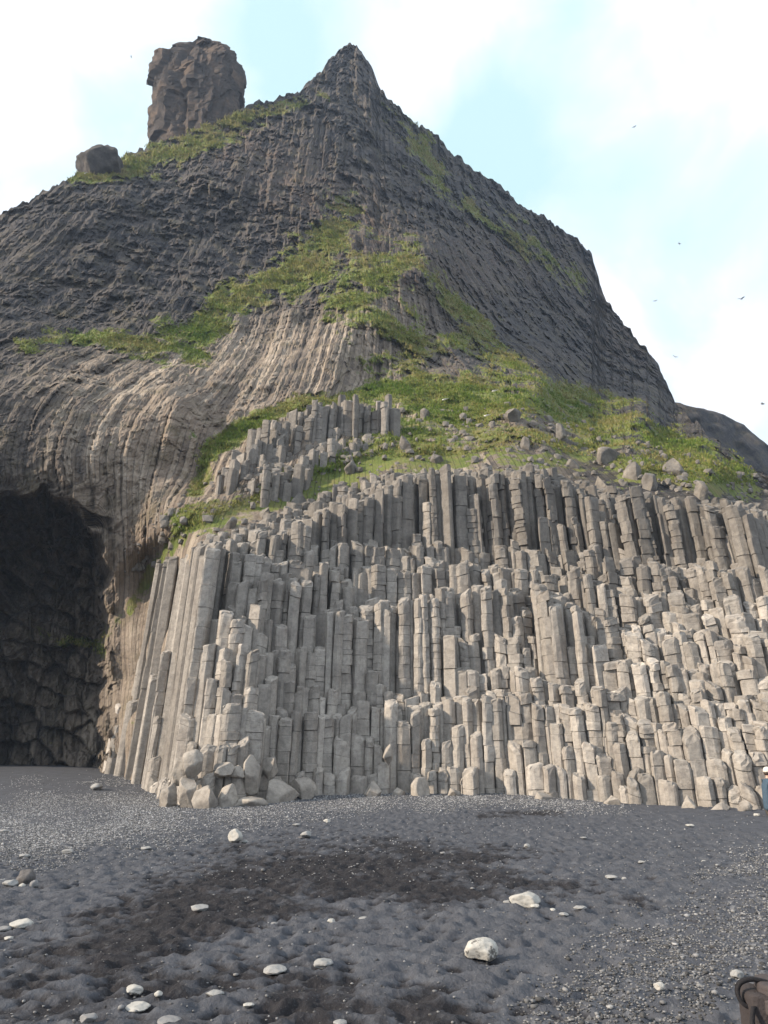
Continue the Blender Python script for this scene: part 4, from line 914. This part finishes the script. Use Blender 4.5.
def build_bag():
    x, y = 2.33, 5.1; z = float(gz(x, y)) - .02
    t = thing('backpack', 'brown-grey backpack with a carry loop lying on the shingle at the lower right corner', 'backpack', (x, y, z), R(-8))
    soft_box('body', (.50, .28, .31), (.065, 0, .155), M_bag, t, .25, 3, .02)
    soft_box('lid', (.40, .30, .085), (.10, -.02, .318), M_bagl, t, .5, 8, .02)
    soft_box('band', (.42, .30, .085), (.09, -.03, .24), M_bagl, t, .35, 12, .014)
    soft_box('pocket', (.28, .1, .17), (.08, -.16, .10), M_bag, t, .4, 15, .014)
    strap('handle', [(-.04, .0, .345), (-.13, -.01, .36), (-.20, -.02, .34), (-.225, -.03, .29), (-.20, -.05, .235), (-.12, -.06, .225)], (0, .03, 0), .011, M_bagd, t)
    b = strap('strap', [(-.17, -.13, .25), (-.2, -.17, .18), (-.19, -.19, .1), (-.17, -.2, .02)], (.028, 0, 0), .004, M_bagd, t)
    soft_box('buckle', (.045, .02, .035), (-.195, -.185, .15), M_buck, b, .4, 2, .0)
    strap('shoulder_strap', [(.1, .15, .31), (-.02, .19, .25), (-.06, .19, .12), (0, .15, .02)], (.0, .06, .02), .01, M_bagd, t)
build_bag()

# ------------------------------------------------------------------ light
TOSUN = Vector((-.97, -.30, .48)).normalized(); EL = math.asin(TOSUN.z); AZ = math.atan2(TOSUN.x, TOSUN.y)
sl = bpy.data.lights.new('sun', 'SUN'); sl.energy = 4.6; sl.angle = R(2.0); sl.color = (1., .85, .675)
so = bpy.data.objects.new('sun', sl); COL.objects.link(so); so.rotation_euler = TOSUN.to_track_quat('Z', 'Y').to_euler(); so.location = (-60, -40, 40)
w = bpy.data.worlds.new('World'); S.world = w; w.use_nodes = True; nt = w.node_tree; nt.nodes.clear()
def N(t, **k):
    x = nt.nodes.new(t)
    for a, b in k.items(): setattr(x, a, b)
    return x
out = N('ShaderNodeOutputWorld'); bg = N('ShaderNodeBackground'); bg.inputs[1].default_value = .12
sky = N('ShaderNodeTexSky', sky_type='NISHITA', sun_disc=False, sun_elevation=EL, sun_rotation=AZ % (2 * math.pi)); sky.air_density = 1.0; sky.dust_density = .6; sky.altitude = 10
tc = N('ShaderNodeTexCoord')
n1 = N('ShaderNodeTexNoise'); n1.inputs['Scale'].default_value = 5.0; n1.inputs['Detail'].default_value = 8; n1.inputs['Roughness'].default_value = .5; n1.inputs['Distortion'].default_value = .3
nt.links.new(tc.outputs['Generated'], n1.inputs['Vector'])
acc = n1.outputs['Fac']
def blue_gap(px, py, rad, amt):
    global acc
    d = at(px, py, 1.) - np.array([0, 0, CAMZ]); d = d / np.linalg.norm(d)
    v = N('ShaderNodeVectorMath', operation='DISTANCE'); nt.links.new(tc.outputs['Generated'], v.inputs[0]); v.inputs[1].default_value = tuple(d)
    m = N('ShaderNodeMapRange', interpolation_type='SMOOTHSTEP'); nt.links.new(v.outputs['Value'], m.inputs[0]); m.inputs[1].default_value = 0; m.inputs[2].default_value = rad; m.inputs[3].default_value = amt; m.inputs[4].default_value = 0
    s = N('ShaderNodeMath', operation='SUBTRACT'); nt.links.new(acc, s.inputs[0]); nt.links.new(m.outputs[0], s.inputs[1]); acc = s.outputs[0]
for a in [(268, 70, .17, .2), (285, 15, .13, .12), (120, 150, .16, .1), (510, 165, .15, .25), (450, 130, .15, .2), (560, 0, .09, .2), (20, 30, .12, .08)]: blue_gap(*a)
rp = N('ShaderNodeValToRGB'); nt.links.new(acc, rp.inputs[0]); rp.color_ramp.elements[0].position = .2; rp.color_ramp.elements[1].position = .52
rp.color_ramp.elements[0].color = (.0, .0, .0, 1); rp.color_ramp.elements[1].color = (1, 1, 1, 1)
veil = N('ShaderNodeMix', data_type='RGBA'); veil.inputs[0].default_value = .72; nt.links.new(sky.outputs[0], veil.inputs[6]); veil.inputs[7].default_value = (4.3, 6.0, 6.15, 1)   # thin high cloud over the blue
mx = N('ShaderNodeMix', data_type='RGBA'); nt.links.new(rp.outputs[0], mx.inputs[0]); nt.links.new(veil.outputs[2], mx.inputs[6]); cl = N('ShaderNodeMix', data_type='RGBA'); cr = N('ShaderNodeValToRGB'); cr.color_ramp.elements[0].position = .42; cr.color_ramp.elements[1].position = .62; nt.links.new(n1.outputs['Fac'], cr.inputs[0]); nt.links.new(cr.outputs[0], cl.inputs[0]); cl.inputs[6].default_value = (4.9, 5.5, 6.2, 1); cl.inputs[7].default_value = (6.4, 6.5, 6.8, 1); nt.links.new(cl.outputs[2], mx.inputs[7])
nt.links.new(mx.outputs[2], bg.inputs[0]); nt.links.new(bg.outputs[0], out.inputs[0])

def build_haze():
    bm = bmesh.new(); bmesh.ops.create_cube(bm, size=1)
    for v in bm.verts: v.co = (v.co.x * 5200, (v.co.y + .5) * 3100 - 450, -2.5 + (v.co.z + .5) * 190)
    me = bpy.data.meshes.new('haze'); bm.to_mesh(me); bm.free()
    m = bpy.data.materials.new('haze_air'); m.use_nodes = True; t = m.node_tree; t.nodes.clear(); o = t.nodes.new('ShaderNodeOutputMaterial'); p = t.nodes.new('ShaderNodeVolumePrincipled')
    p.inputs['Density'].default_value = HAZE; p.inputs['Color'].default_value = (.58, .74, 1, 1); p.inputs['Anisotropy'].default_value = .2; t.links.new(p.outputs[0], o.inputs['Volume'])
    tag(obj('haze', me, m), 'thin sea haze in the air', None, None, 'stuff')
HAZE = .0005
build_haze()
vs = S.view_settings; vs.view_transform = 'Standard'; vs.look = 'None'; vs.exposure = .8; vs.gamma = 1; vs.use_curve_mapping = False
S.cycles.max_bounces = 5; S.cycles.diffuse_bounces = 3; S.cycles.use_denoising = True
